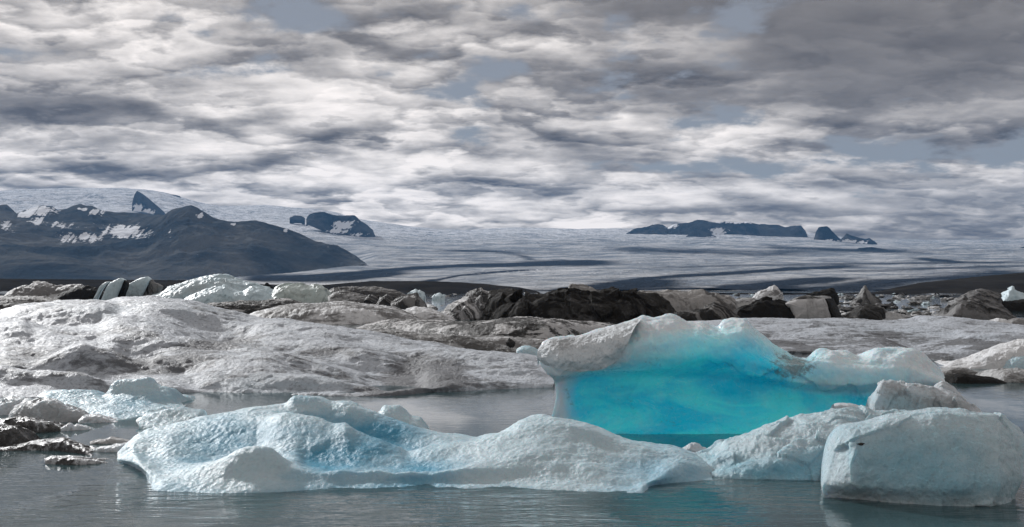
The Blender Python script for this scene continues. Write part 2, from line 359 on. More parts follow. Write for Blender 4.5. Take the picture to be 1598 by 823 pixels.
def plain(name, col, rough=.9, var=None, scale=1., detail=6):
    m, s = material(name); P = s.geo()['Position']; c = col
    if var: c = s.mix(s.rng(s.noise(P, scale, detail, .65), .35, .68), col, var)
    bs = s.node('ShaderNodeBsdfPrincipled'); s.put(bs.inputs['Base Color'], c); bs.inputs['Roughness'].default_value = rough; bs.inputs['Specular IOR Level'].default_value = 0.
    o = s.node('ShaderNodeOutputMaterial'); s.l.new(bs.outputs[0], o.inputs[0]); return m
M['bed'] = plain('lagoon_bed', (.012, .022, .024))
M['moraine'] = plain('dark_moraine', (.018, .018, .019), 1., (.036, .035, .034), .012)

# glacier: snow, crevassed grey ice and medial moraines (attribute 'dirt', which also holds painted cloud shade)
def far_mat(name, a, b, c, sc1, stretch, bumpd, bs1):
    m, s = material(name); P = s.geo()['Position']
    n = s.noise(s.v('MULTIPLY', P, stretch), sc1, 7, .66, .4); n2 = s.noise(P, bs1, 5, .7)
    col = s.mix(s.rng(n, .38, .64), a, b)
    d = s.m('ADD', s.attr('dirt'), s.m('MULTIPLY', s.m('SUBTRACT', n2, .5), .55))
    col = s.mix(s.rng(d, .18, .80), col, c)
    n3 = s.noise(P, bs1*6, 5, .75)
    sn = s.rng(s.m('ADD', s.attr('blue'), s.m('ADD', s.m('MULTIPLY', s.m('SUBTRACT', n2, .5), 1.), s.m('MULTIPLY', s.m('SUBTRACT', n3, .5), 1.5))), .36, .46)
    col = s.mix(sn, col, (.74, .76, .80))
    bs = s.node('ShaderNodeBsdfPrincipled'); s.put(bs.inputs['Base Color'], col); bs.inputs['Roughness'].default_value = .8; bs.inputs['Specular IOR Level'].default_value = 0.
    s.put(bs.inputs['Normal'], s.bump(s.m('ADD', n2, s.m('MULTIPLY', n, .6)), .9, bumpd))
    o = s.node('ShaderNodeOutputMaterial'); s.l.new(bs.outputs[0], o.inputs[0]); return m
M['glacier'] = far_mat('glacier_ice', (.20, .225, .26), (.50, .51, .53), (.030, .037, .05), .006, (.55, 1, 1), 40., .011)
M['rock'] = far_mat('mountain_rock', (.036, .044, .054), (.11, .112, .112), (.03, .03, .034), .0025, (1, 1, .6), 30., .006)
M['nunatak'] = far_mat('nunatak_rock', (.014, .018, .024), (.075, .076, .078), (.03, .03, .034), .005, (1, 1, .5), 40., .008)

# ------------------------------------------------------------------ water, bed and far land
def sheet(name, z, mat, x0, x1, y0, y1):
    V = [(x0, y0, z), (x1, y0, z), (x1, y1, z), (x0, y1, z)]
    return tag(new_mesh(name, V, [(0, 1, 2, 3)], mat, smooth=False), kind='structure')
sheet('lagoon_water', 0., M['water'], -1400, 1400, -60, 2300)
sheet('lagoon_bed', -6., M['bed'], -1400, 1400, -60, 2300)

def terrain(name, rows, mat, nu, nv, disp=(), fade=None, dirt=None, blue=None):
    o = loft(name, rows, mat, nu, nv, None, disp, fade, under=-1, lin=name != 'glacier')
    me = o.data; n = len(me.vertices); V = np.empty(n*3); me.vertices.foreach_get('co', V); V = V.reshape(-1, 3)+np.array(o.location)
    q = np.stack([CX+V[:, 0]/V[:, 1]*F, HZ-(V[:, 2]-H)/V[:, 1]*F], 1)      # bearing and slope of each ground point
    for k, fn in (('dirt', dirt), ('blue', blue)):
        if fn: me.attributes[k].data.foreach_set('value', np.asarray(fn(q, V), np.float32))
    return tag(o, kind='structure')

X0, X1 = -700, 2300
def flat(py): return [(X0, py), (X1, py)]
SKY = [(X0, 300), (0, 299), (56, 297), (180, 295), (214, 297), (259, 303), (289, 311), (319, 319), (357, 324), (413, 323), (488, 328), (510, 332), (562, 345), (603, 351), (655, 358), (693, 361), (741, 360.6), (792, 358), (913, 359.6), (986, 359), (1060, 361), (1250, 366), (1372, 378), (1437, 377), (1598, 377), (X1, 375)]
def scurve(off, w): return [(x, y*w+off*(1-w)) for x, y in SKY]
LINES = [  # medial moraines: bearing/slope polylines, half width, strength
    ([(380, 433), (480, 431), (560, 426), (640, 420), (741, 415), (850, 412), (960, 411)], 3.2, 1.0),
    ([(380, 436), (480, 436), (560, 432), (640, 425)], 5., 1.0),
    ([(640, 441), (686, 437), (720, 430), (796, 423), (850, 420)], 1.6, .9),
    ([(905, 452), (960, 441), (1000, 435), (1060, 430), (1130, 427), (1250, 419), (1330, 416)], 2.2, .9),
    ([(880, 452), (950, 446), (1010, 440), (1060, 440)], 7., 1.0),
    ([(960, 458), (1100, 453), (1200, 444), (1260, 438), (1330, 436)], 5., .9),
    ([(1130, 458), (1260, 452), (1390, 440), (1500, 432), (1598, 428)], 6., .6),
    ([(1437, 404), (1470, 407), (1500, 410)], 2.5, .9), ([(800, 397), (830, 405), (850, 411)], 3., .8),
    ([(690, 392), (760, 393), (840, 399)], 2., .5), ([(950, 386), (1060, 392), (1180, 396), (1260, 394)], 4., .45), ([(1180, 384), (1300, 390), (1420, 393)], 2.5, .5),
    ([(600, 404), (700, 405), (800, 409)], 1.5, .5), ([(1000, 418), (1200, 414), (1400, 412), (1598, 409)], 1.5, .45), ([(1300, 424), (1450, 420), (1598, 416)], 2., .4)]
def moraines_and_shade(q, V):
    a = np.zeros(len(q)); wob = fbm(V/np.array([900, 900, 300.]), 3)*2.0
    for pts, w, amt in LINES:
        w = w*1.25; p = np.array(pts); y = np.interp(q[:, 0], p[:, 0], p[:, 1]); e = np.clip((q[:, 0]-p[0, 0]+25)/50, 0, 1)*np.clip((p[-1, 0]+45-q[:, 0])/90, 0, 1)
        a = np.maximum(a, amt*e*np.exp(-((q[:, 1]+wob*w*.35-y)/w)**2))
    a = a+np.clip((q[:, 0]-900)/700, 0, 1)*np.clip((q[:, 1]-383)/14, 0, 1)*.30+np.exp(-((q[:, 1]-391)/5)**2)*.22+np.exp(-((q[:, 1]-458)/7)**2)  # ramp to the right paints cloud shade into the ice colour
    return a
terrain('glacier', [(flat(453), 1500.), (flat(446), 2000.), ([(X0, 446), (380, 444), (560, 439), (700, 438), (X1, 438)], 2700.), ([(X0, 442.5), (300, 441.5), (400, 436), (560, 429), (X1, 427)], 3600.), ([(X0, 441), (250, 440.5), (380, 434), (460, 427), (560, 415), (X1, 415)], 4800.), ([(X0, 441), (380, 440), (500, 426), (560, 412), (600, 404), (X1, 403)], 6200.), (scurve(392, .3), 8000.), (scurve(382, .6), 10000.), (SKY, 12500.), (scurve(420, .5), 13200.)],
        M["glacier"], 1300, 360, [('fbm', 900., 16.), ('ridged', 240., 7.)], lambda v: np.clip((1-v)/.06, .1, 1), moraines_and_shade, lambda q, V: np.clip((402-q[:, 1])/40, 0, 1)*.42+np.exp(-((q[:, 1]-425)/9)**2)*np.exp(-((q[:, 0]-860)/200)**2)*.25)

LEFT = [(X0, 352), (-560, 338), (-430, 345), (-330, 328), (-260, 334), (-150, 329), (-60, 326), (0, 321), (10, 320), (17, 326), (26, 334), (37, 329), (52, 324), (67, 320.5), (81, 322), (90, 329), (105, 327), (115, 323), (126, 319.4), (134, 322), (143, 321.5), (158, 329), (180, 332.6), (210, 332), (233, 334), (255, 336), (270, 329), (285, 326), (298, 322.5), (306, 326), (315, 332), (330, 341), (353, 345.7), (372, 347), (398, 345.7), (420, 351), (443, 357), (469, 366), (499, 381), (526, 394), (552, 399), (563, 408), (569, 414)]
def snow_left(q, V):
    x, y = q[:, 0], q[:, 1]; a = np.zeros(len(q))
    for (px, py, rx, ry, k) in [(62, 329, 24, 9, .62), (40, 335, 16, 6, .5), (60, 345, 14, 10, .4), (150, 331, 14, 5, .55), (12, 352, 12, 10, .35), (110, 372, 20, 9, .4), (140, 371, 22, 8, .5), (195, 362, 42, 10, .62), (95, 352, 26, 8, .3), (313, 336, 8, 5, .5), (130, 327, 10, 3, .35), (365, 350, 6, 2, .5), (446, 360, 4, 3, .55), (265, 364, 5, 7, .3)]:
        a = np.maximum(a, k*np.exp(-((x-px)/rx)**2-((y-py)/ry)**2))
    st = perlin(np.stack([(x+.75*(y-350))/6.5, (y-.3*x)/34, 0*x+2.2], 1))+.5*perlin(np.stack([(x+.75*(y-350))/3., y/16, 0*x+7.2], 1))
    return 1.5*a*(1+.9*st)
mtn = [([(X0, 440), (0, 438), (250, 438), (400, 434), (500, 424), (562, 414), (572, 412)], [(X0, 4300), (250, 4300), (570, 5200)]),
       ([(X0, 415), (0, 412), (130, 422), (200, 428), (250, 418), (330, 405), (430, 402), (520, 406), (571, 411)], [(X0, 4700), (130, 4500), (250, 4700), (570, 5300)]),
       ([(X0, 380), (0, 372), (60, 385), (150, 398), (230, 392), (280, 370), (340, 372), (420, 374), (490, 390), (555, 401), (570, 411)], [(X0, 5200), (150, 5000), (280, 5100), (570, 5500)]),
       ([(X0, 350), (0, 345), (60, 352), (110, 358), (180, 368), (240, 368), (270, 350), (320, 350), (400, 356), (470, 374), (540, 398), (569, 411)], [(X0, 5700), (200, 5700), (290, 5400), (570, 5700)]),
       (LEFT, [(X0, 6300), (200, 6500), (298, 5700), (400, 5600), (570, 5900)]),
       ([(x, y+26) for x, y in LEFT[:-1]]+[(571, 420)], [(X0, 7000), (570, 6500)])]
terrain('mountains', mtn, M["rock"], 950, 220, [('ridged', 800., 60., (1, 1, .3)), ('ridged', 300., 30., (1, 1, .18)), ('ridged', 80., 3.5, (1, 1, .25))], lambda v: np.clip(np.sin(np.pi*np.clip(v/.84, 0, 1)), .08, 1)*np.where(v > .8, .3, 1), None, snow_left)

def nunatak(pts, base, d, name='rocky_peak', snow=(), dep=500., amp=30.):
    b = [(pts[0][0], base(pts[0][0])), *[(x, base(x)) for x, y in pts[1:-1:2]], (pts[-1][0], base(pts[-1][0]))]
    mid = [(x, y*.5+base(x)*.5) for x, y in pts]
    def sn(q, V):
        a = np.zeros(len(q))
        for (px, py, rx, ry, k) in snow: a = np.maximum(a, k*np.exp(-((q[:, 0]-px)/rx)**2-((q[:, 1]-py)/ry)**2))
        st = perlin(np.stack([(q[:, 0]+.9*(q[:, 1]-350))/5., (q[:, 1]-.4*q[:, 0])/14, 0*q[:, 0]+d*.01], 1))
        return a*(1+.9*st)
    return terrain(name, [(b, d), (mid, d+dep*.3), (pts, d+dep*.7), ([(x, y+12) for x, y in pts], d+dep*1.2)], M['nunatak'], max(60, int((pts[-1][0]-pts[0][0])*1.6)), 70,
                   [('ridged', d*.035, amp*d/9000, (1, 1, .4))], lambda v: np.clip(np.minimum(v/.1, (.85-v)/.2), .1, 1), None, sn)
nunatak([(966, 374), (975, 368), (986, 360.5), (1000, 356), (1012, 352), (1025, 349), (1034, 350), (1042, 355), (1060, 350), (1075, 348), (1088, 344), (1100, 346), (1112, 347.5), (1140, 348), (1169, 348), (1190, 350), (1209, 352.5), (1225, 354), (1240, 351.5), (1250, 352), (1256, 360), (1262, 373)], lambda x: 375.5, 10200.,
        snow=[(1160, 346, 50, 3.2, .9), (1046, 352, 12, 5, .85), (1120, 362, 12, 6, .8), (1092, 371, 22, 3.5, .6), (1066, 372, 8, 4, .5)])
nunatak([(1270, 378), (1274, 362), (1278.5, 356.5), (1290, 354), (1300, 362), (1312, 373), (1317, 369), (1321, 364), (1330, 368), (1343, 372), (1350, 374), (1357, 372), (1364, 377), (1370, 382)], lambda x: 383., 9300.,
        snow=[(1294, 378, 14, 4, .8), (1325, 377, 14, 4, .85), (1345, 378, 12, 3, .6)], dep=350)
nunatak([(1062, 375), (1075, 367), (1090, 360), (1104, 364), (1118, 370), (1130, 376)], lambda x: 378., 9900., snow=[(1075, 372, 10, 4, .6), (1112, 372, 14, 3, .7)], dep=150, amp=15)
nunatak([(1333, 394), (1340, 387), (1360, 386), (1384, 389), (1404, 397)], lambda x: 401., 7500., snow=[(1385, 396, 14, 2, .7), (1350, 398, 10, 2, .6)], dep=250, amp=12)
nunatak([(1556, 405), (1570, 398), (1585, 391), (1598, 386), (1650, 382), (1720, 392)], lambda x: 407., 7600., dep=350, amp=15)
nunatak([(206, 318), (210, 304), (214, 298.5), (222, 303), (232, 311), (245, 322), (258, 333)], lambda x: 336. if x > 225 else 330, 9800., dep=250, amp=10, snow=[(216, 325, 9, 7, .9), (232, 330, 12, 5, .8)])
nunatak([(262, 304), (270, 304), (280, 306), (286, 312)], lambda x: 313, 12000., dep=200, amp=5)
nunatak([(478, 342), (484, 336), (490, 333.5), (505, 333), (520, 337), (535, 337), (545, 336), (553, 336.5), (558, 341), (563, 346), (574, 352), (582, 358), (587, 372)], lambda x: np.interp(x, [478, 520, 587], [350, 368, 379]), 8600.,
        snow=[(535, 352, 16, 7, .85), (548, 349, 10, 5, .6), (526, 361, 18, 4, .8), (560, 366, 16, 4, .5)], dep=350)
nunatak([(452, 340), (460, 336.5), (470, 337), (476, 341)], lambda x: 343, 9500., dep=100, amp=4)

ml = [(X0, 434), (0, 435.5), (160, 437), (330, 438), (400, 444), (500, 446), (540, 442), (583, 439), (665, 439.5), (720, 441), (758, 444), (810, 449), (835, 454), (850, 459)]
terrain('moraine_shore', [([(X0, 452.9), (850, 460)], [(X0, 880), (850, 800)]), (ml, [(X0, 1300), (850, 880)]), ([(x, y+3) for x, y in ml], [(X0, 1550), (850, 1000)])], M['moraine'], 300, 40, [('ridged', 60., 2.5), ('fbm', 14., .8)], lambda v: np.clip(.9-v, .1, 1))
mr = [(880, 456.5), (1000, 457.5), (1150, 458), (1300, 458), (1368, 456), (1400, 448.5), (1437, 441.6), (1520, 433), (1598, 425.5), (1700, 420), (X1, 418)]
terrain('moraine_shore', [([(880, 459.5), (X1, 459.5)], 640.), (mr, [(880, 700), (1400, 900), (X1, 1300)]), ([(x, y+3) for x, y in mr], [(880, 800), (1400, 1100), (X1, 1550)])], M['moraine'], 300, 40, [('ridged', 60., 2.), ('fbm', 14., .6)], lambda v: np.clip(.9-v, .1, 1))

# the air between here and the ice cap
bm_v = [(-13000, -40, -7.5), (13000, -40, -7.5), (13000, 13400, -7.5), (-13000, 13400, -7.5), (-13000, -40, 1200), (13000, -40, 1200), (13000, 13400, 1200), (-13000, 13400, 1200)]
m, s = material('haze'); pv = s.node('ShaderNodeVolumePrincipled'); pv.inputs['Density'].default_value = 2.4e-5
s.put(pv.inputs['Color'], (.20, .47, .90)); pv.inputs['Anisotropy'].default_value = .1
o = s.node('ShaderNodeOutputMaterial'); s.l.new(pv.outputs[0], o.inputs['Volume'])
tag(new_mesh('haze', bm_v, [(0, 3, 2, 1), (4, 5, 6, 7), (0, 1, 5, 4), (1, 2, 6, 5), (2, 3, 7, 6), (3, 0, 4, 7)], m, smooth=False), kind='stuff')

# ------------------------------------------------------------------ foreground ice
# long sculpted berg in the foreground
A = [
 ([(182, 719), (206, 728), (230, 747), (234, 763), (261, 767), (344, 770), (413, 769), (482, 765), (540, 762), (623, 761), (726, 761), (800, 762), (864, 765), (933, 769), (1001, 770), (1016, 759), (1060, 753), (1112, 748)], 'w'),
 ([(182, 717), (206, 722), (232, 741), (240, 752), (261, 752), (344, 748), (413, 746), (482, 752), (540, 752), (623, 752), (726, 751), (800, 748), (864, 750), (933, 755), (985, 760), (1014, 752), (1060, 744), (1113, 742)], [(182, 22.35), (206, 21.3), (232, 20.2), (240, 19.55), (255, 19.4), (400, 19.2), (600, 19.6), (800, 19.75), (1000, 19.2), (1113, 20.5)]),
 ([(183, 714), (206, 710), (232, 728), (262, 738), (310, 727), (344, 716), (378, 700), (399, 695.5), (420, 699), (437, 711), (455, 728), (482, 735), (505, 737), (530, 734), (560, 737), (585, 735.5), (612, 738.5), (640, 736), (670, 738.5), (699, 734), (726, 731), (790, 728), (850, 724), (905, 722), (950, 738), (1000, 748), (1060, 728), (1114, 735)], [(183, 22.5), (206, 21.8), (232, 20.7), (262, 20.15), (400, 19.75), (482, 19.7), (700, 19.85), (900, 20.2), (1000, 19.6), (1114, 20.7)]),
 ([(183, 711), (206, 703), (232, 712), (262, 715), (310, 720), (344, 722), (378, 722), (399, 722), (420, 720), (437, 716), (458, 716), (482, 728), (520, 733), (554, 735), (599, 735.5), (640, 735.5), (699, 731), (726, 725), (790, 708), (850, 700), (905, 708), (950, 722), (1000, 735), (1060, 718), (1115, 730)], [(183, 22.7), (215, 22.1), (262, 21.6), (400, 21.5), (482, 20.55), (600, 20.5), (700, 20.5), (900, 20.7), (1000, 20.2), (1115, 20.9)]),
 ([(183, 709), (206, 695), (232, 697), (262, 696), (310, 705), (344, 708), (399, 707), (437, 705), (460, 708), (482, 722), (520, 728), (560, 729), (599, 729.5), (640, 728), (699, 716), (726, 708), (790, 690), (850, 680), (909, 690), (967, 708), (1030, 714), (1060, 711), (1115, 727)], [(183, 22.8), (215, 22.6), (262, 22.3), (400, 22.1), (482, 21.2), (560, 20.95), (640, 20.95), (700, 21.2), (900, 21.3), (1000, 20.8), (1115, 21.1)]),
 ([(183, 707), (206, 688), (232, 680), (265, 672), (310, 668), (344, 663), (378, 658), (413, 652), (444, 645), (470, 646), (500, 653), (520, 659.5), (537, 660), (554, 671), (589, 684), (623, 697), (637, 704), (658, 698), (692, 693), (726, 691), (778, 677), (820, 661), (850, 657), (909, 666), (967, 687), (1030, 702), (1060, 706), (1115, 725)], [(183, 22.95), (215, 23.1), (262, 23.5), (400, 23.6), (482, 23.2), (589, 22.4), (640, 22.3), (700, 22.1), (850, 22.0), (1000, 21.4), (1115, 21.3)]),
 ([(184, 706), (206, 686), (232, 676), (265, 665), (310, 657), (344, 652), (378, 646), (413, 642), (444, 645), (470, 652), (500, 664), (537, 681), (560, 692), (600, 697), (637, 703), (665, 699), (692, 693), (735, 690), (778, 677.5), (820, 654), (850, 651), (909, 661), (967, 683), (1030, 700), (1060, 704), (1115, 724)], [(184, 23.1), (215, 23.4), (262, 24.0), (413, 24.2), (482, 24.1), (560, 23.7), (640, 23.3), (735, 23.0), (850, 22.5), (1000, 21.8), (1115, 21.5)]),
 ([(185, 705), (206, 685), (241, 667), (275, 660), (313, 650), (344, 645), (378, 638), (413, 633), (444, 629), (461, 618), (488, 619), (520, 627), (541, 627), (572, 640), (600, 652), (640, 668), (668, 676), (706, 683), (740, 688), (761, 681), (778, 677), (812, 656), (830, 650), (848, 647.5), (864, 651), (909, 658.5), (933, 665.6), (967, 681), (1001, 693), (1029, 698), (1060, 702), (1115, 723)], [(185, 23.3), (262, 24.6), (413, 25.0), (520, 25.3), (600, 24.8), (740, 23.6), (850, 22.9), (1000, 22.1), (1115, 21.7)]),
]
front = loft('iceberg', A, M['front'], 900, 300, back=2.2, disp=[('billow', 1.4, .035), ('fbm', .45, .022), ('ridged', .2, .014)], shelf=.8, under=.5,
     blue=[(340, 690, 22.5, 95, 46, .85), (560, 705, 22.8, 80, 30, .95), (700, 720, 21, 60, 14, .4), (960, 725, 20.6, 60, 22, .4), (655, 732, 20.8, 60, 8, 1.0), (480, 660, 24, 60, 25, .5), (600, 672, 24.4, 60, 20, .7), (650, 758, 19.8, 420, 7, .55), (1050, 735, 20.6, 60, 18, .6), (500, 725, 21, 60, 14, .5), (860, 700, 21.3, 100, 34, -.55), (390, 722, 19.6, 90, 26, -.6), (590, 746, 19.7, 140, 8, -.2), (640, 710, 22, 60, 10, -.3), (440, 635, 25, 120, 8, -.4), (250, 720, 20.6, 50, 30, -.2), (300, 762, 19.4, 90, 7, .4)])
tag(front, 'long pale blue dimpled iceberg with a scooped basin, nearest in the water', 'iceberg')

lump = loft('iceberg', [([(587, 655), (600, 655), (630, 662), (655, 668), (664, 671)], 26.0), ([(588, 648), (603, 640), (630, 650), (655, 660), (665, 669)], 26.3), ([(590, 643), (603, 632), (620, 632), (631, 638), (641, 648), (657, 653), (664, 664), (667, 671)], 26.8)], M['front'], 160, 80, back=1., disp=[('billow', .7, .04), ('fbm', .3, .02)])
tag(lump, 'small rounded white ice knob just behind the sunken middle of the long blue iceberg', 'iceberg')
a2 = loft('ice_floe', [([(216, 669), (240, 670), (270, 668), (306, 664)], 'w'), ([(214, 660), (240, 656), (270, 655), (308, 650)], [(214, 27.6), (310, 28.2)]), ([(214, 655), (221, 649), (241, 645), (265, 638.5), (284, 637), (309, 640)], [(214, 28.1), (310, 29)])], M['front'], 200, 80, back=1.3, disp=[('billow', .7, .04), ('fbm', .3, .02)])
tag(a2, 'small white ice shelf touching the upper left shoulder of the long blue iceberg', 'ice floe')

# clear slab at the right edge
B = [([(1285, 777), (1299, 777), (1367, 782.5), (1436, 787.5), (1488, 790), (1540, 791), (1567, 787), (1585, 778)], 'w'),
     ([(1283, 760), (1300, 756), (1367, 757), (1436, 760), (1500, 762), (1560, 760), (1585, 758), (1595, 752)], [(1283, 18.35), (1330, 17.9), (1500, 17.5), (1560, 17.6), (1597, 18.2)]),
     ([(1294, 729), (1310, 722), (1367, 716), (1436, 716), (1500, 718), (1560, 718), (1590, 716), (1599, 712)], [(1290, 18.55), (1330, 18.0), (1500, 17.75), (1560, 17.8), (1597, 18.4)]),
     ([(1303, 695), (1318, 690), (1367, 682), (1436, 676), (1500, 675), (1560, 682), (1592, 690), (1600, 692)], [(1290, 18.75), (1330, 18.25), (1500, 18.1), (1560, 18.1), (1597, 18.6)]),
     ([(1312, 670), (1325, 667), (1350, 665), (1385, 653), (1436, 647), (1471, 643), (1505, 645), (1547, 649), (1574, 662), (1588, 671), (1598, 680)], [(1290, 18.9), (1330, 18.6), (1500, 18.5), (1597, 18.9)]),
     ([(1312, 666), (1319, 662), (1334, 660), (1350, 658.5), (1368, 653), (1385, 646.5), (1410, 643), (1436, 639.5), (1455, 638), (1471, 636), (1490, 638), (1505, 637.5), (1530, 641), (1547, 641), (1560, 646.5), (1574, 656), (1588, 666), (1596, 677)], [(1290, 19.1), (1330, 19.0), (1500, 19.0), (1597, 19.2)])]
slab = empty('iceberg', (float(W(1440, 780, 18.2)[0]), 18.4, 0))
loft('body', B, M['slab'], 460, 220, back=1.6, disp=[('billow', .9, .05), ('fbm', .3, .022), ('ridged', .1, .007)], fracture=(1.1, .055), parent=slab, shelf=.1,
     blue=[(1410, 715, 17.9, 110, 50, .55), (1500, 760, 17.6, 120, 20, .3), (1300, 725, 18.4, 14, 60, -.8), (1440, 645, 18.8, 200, 12, -.6), (1570, 690, 18.2, 30, 40, -.3)], dirt=[(1560, 675, 18.2, 40, 16, .35)])
for (px, py, d, rx, rz) in [(1344, 694, 18.17, .075, .028)]:
    bmv = W(px, py, d-.05); th = np.linspace(0, 2*np.pi, 10)[:-1]
    V = [bmv+np.array([rx*math.cos(a)*f*(1+.25*math.sin(3*a+px)), -.02+(.05 if f > .9 else 0), rz*math.sin(a)*f]) for f in (.45, 1.) for a in th]+[bmv+np.array([0, -.03, 0])]
    fc = [(k, (k+1) % 9, 9+(k+1) % 9, 9+k) for k in range(9)]+[((k+1) % 9, k, 18) for k in range(9)]
    new_mesh('embedded_stone', V, fc, M['stone'], slab)
tag(slab, 'thick clear pale blue ice slab with dark embedded stones, nearest berg at the right edge', 'iceberg')

# sloping berg between the long one and the slab
Cc = [([(1100, 741), (1113, 743), (1144, 746.5), (1196, 748), (1278, 750), (1330, 750), (1380, 748), (1430, 742)], 'w'),
      ([(1100, 733), (1114, 728), (1144, 726), (1196, 725), (1278, 722), (1330, 720), (1432, 715)], [(1100, 20.9), (1200, 20.25), (1300, 20.3), (1432, 21)]),
      ([(1098, 725), (1114, 716), (1144, 706), (1196, 698), (1278, 686), (1330, 680), (1432, 690)], [(1100, 21.1), (1200, 20.8), (1300, 20.9), (1432, 21.4)]),
      ([(1097, 718), (1113, 713), (1134, 700), (1172, 684), (1213, 671), (1237, 666), (1278, 656), (1302, 652), (1330, 650), (1368, 655), (1402, 655), (1432, 668)], [(1100, 21.4), (1200, 21.4), (1300, 21.7), (1432, 21.9)]),
      ([(1096, 715), (1113, 711), (1134, 691), (1150, 685), (1172, 676), (1190, 669), (1213, 661), (1237, 654), (1260, 647), (1278, 643), (1302, 638), (1323, 634), (1344, 634), (1368, 641.5), (1385, 643), (1402, 640), (1416, 642), (1434, 655)], [(1100, 21.7), (1200, 21.9), (1300, 22.3), (1432, 22.3)])]
cb = empty('iceberg', (float(W(1260, 745, 21)[0]), 21.3, 0))
loft('body', Cc, M['slab'], 420, 200, back=1.8, disp=[('billow', .9, .05), ('fbm', .3, .03), ('ridged', .12, .01)], fracture=(.8, .08), parent=cb,
     blue=[(1180, 735, 20.4, 80, 16, .7), (1280, 720, 20.4, 80, 30, .45), (1200, 672, 21.8, 80, 12, -.6), (1320, 645, 22, 60, 12, -.5)])
loft('ice_cap', [([(1301, 641), (1320, 642), (1343, 644), (1352, 645)], 22.3), ([(1301, 634), (1320, 634), (1343, 638), (1353, 642)], 22.35), ([(1301, 631), (1308, 629), (1323, 628.5), (1335, 631), (1344, 634.5), (1354, 641)], 22.6)], M['block'], 90, 40, back=.5, under=-1, disp=[('fbm', .3, .02)], parent=cb)
tag(cb, 'pale blue iceberg sloping down left, between the long front berg and clear slab', 'iceberg')

# brash crumbs caught behind it
cr_ = loft('ice_chunk', [([(1064, 711), (1082, 712), (1100, 712), (1116, 710)], 22.85), ([(1064, 705), (1080, 702), (1098, 706), (1118, 704)], 22.9), ([(1065, 701), (1070, 697), (1082, 691), (1090, 693), (1097, 698), (1108, 700), (1112, 697), (1119, 698), (1122, 704)], 23.1)], M['block'], 120, 60, back=.4, disp=[('billow', .16, .03), ('fbm', .09, .015)])
tag(cr_, 'little white crumbly ice chunk lying in the notch under the turquoise wall', 'ice chunk')

# block behind
D1 = [([(1366, 700), (1400, 703), (1480, 705), (1530, 700)], 23.7), ([(1365, 668), (1380, 660), (1440, 656), (1500, 662), (1536, 672)], [(1365, 23.7), (1540, 23.9)]),
      ([(1365, 630), (1378, 621), (1402, 617), (1436, 620), (1470, 628), (1500, 636), (1532, 648)], 23.9), ([(1366, 613), (1369, 604), (1378, 599), (1390, 598), (1402, 601), (1436, 606), (1460, 612), (1488, 620), (1515, 633), (1531, 645)], 24.2),
      ([(1366, 611), (1371, 601), (1378, 596.5), (1390, 595), (1402, 596), (1415, 598), (1436, 600), (1448, 603), (1460, 606.5), (1488, 616), (1515, 630.5), (1530, 643)], 24.7)]
blk = loft('iceberg', D1, M['block'], 300, 140, back=1.2, disp=[('billow', .6, .05), ('fbm', .25, .03), ('ridged', .1, .01)], fracture=(.6, .10), blue=[(1400, 625, 23.9, 50, 14, .6), (1440, 640, 23.8, 60, 12, .4)], dirt=[(1480, 632, 24, 40, 12, .6), (1400, 600, 24.3, 30, 5, .3)])
tag(blk, 'grey white granular ice block standing behind the clear slab', 'iceberg')
blk2 = loft('iceberg', [([(1458, 640), (1480, 642), (1510, 640)], 25.6), ([(1458, 612), (1471, 604), (1485, 610), (1508, 625)], 25.6), ([(1460, 601), (1464, 597), (1471, 594.5), (1478, 596), (1485, 600), (1492, 608), (1500, 617), (1508, 624)], 25.9)], M['block'], 120, 70, back=.7, disp=[('billow', .5, .04), ('fbm', .2, .02)])
tag(blk2, 'small white ice tip peeking over the back of the grey granular block', 'iceberg')

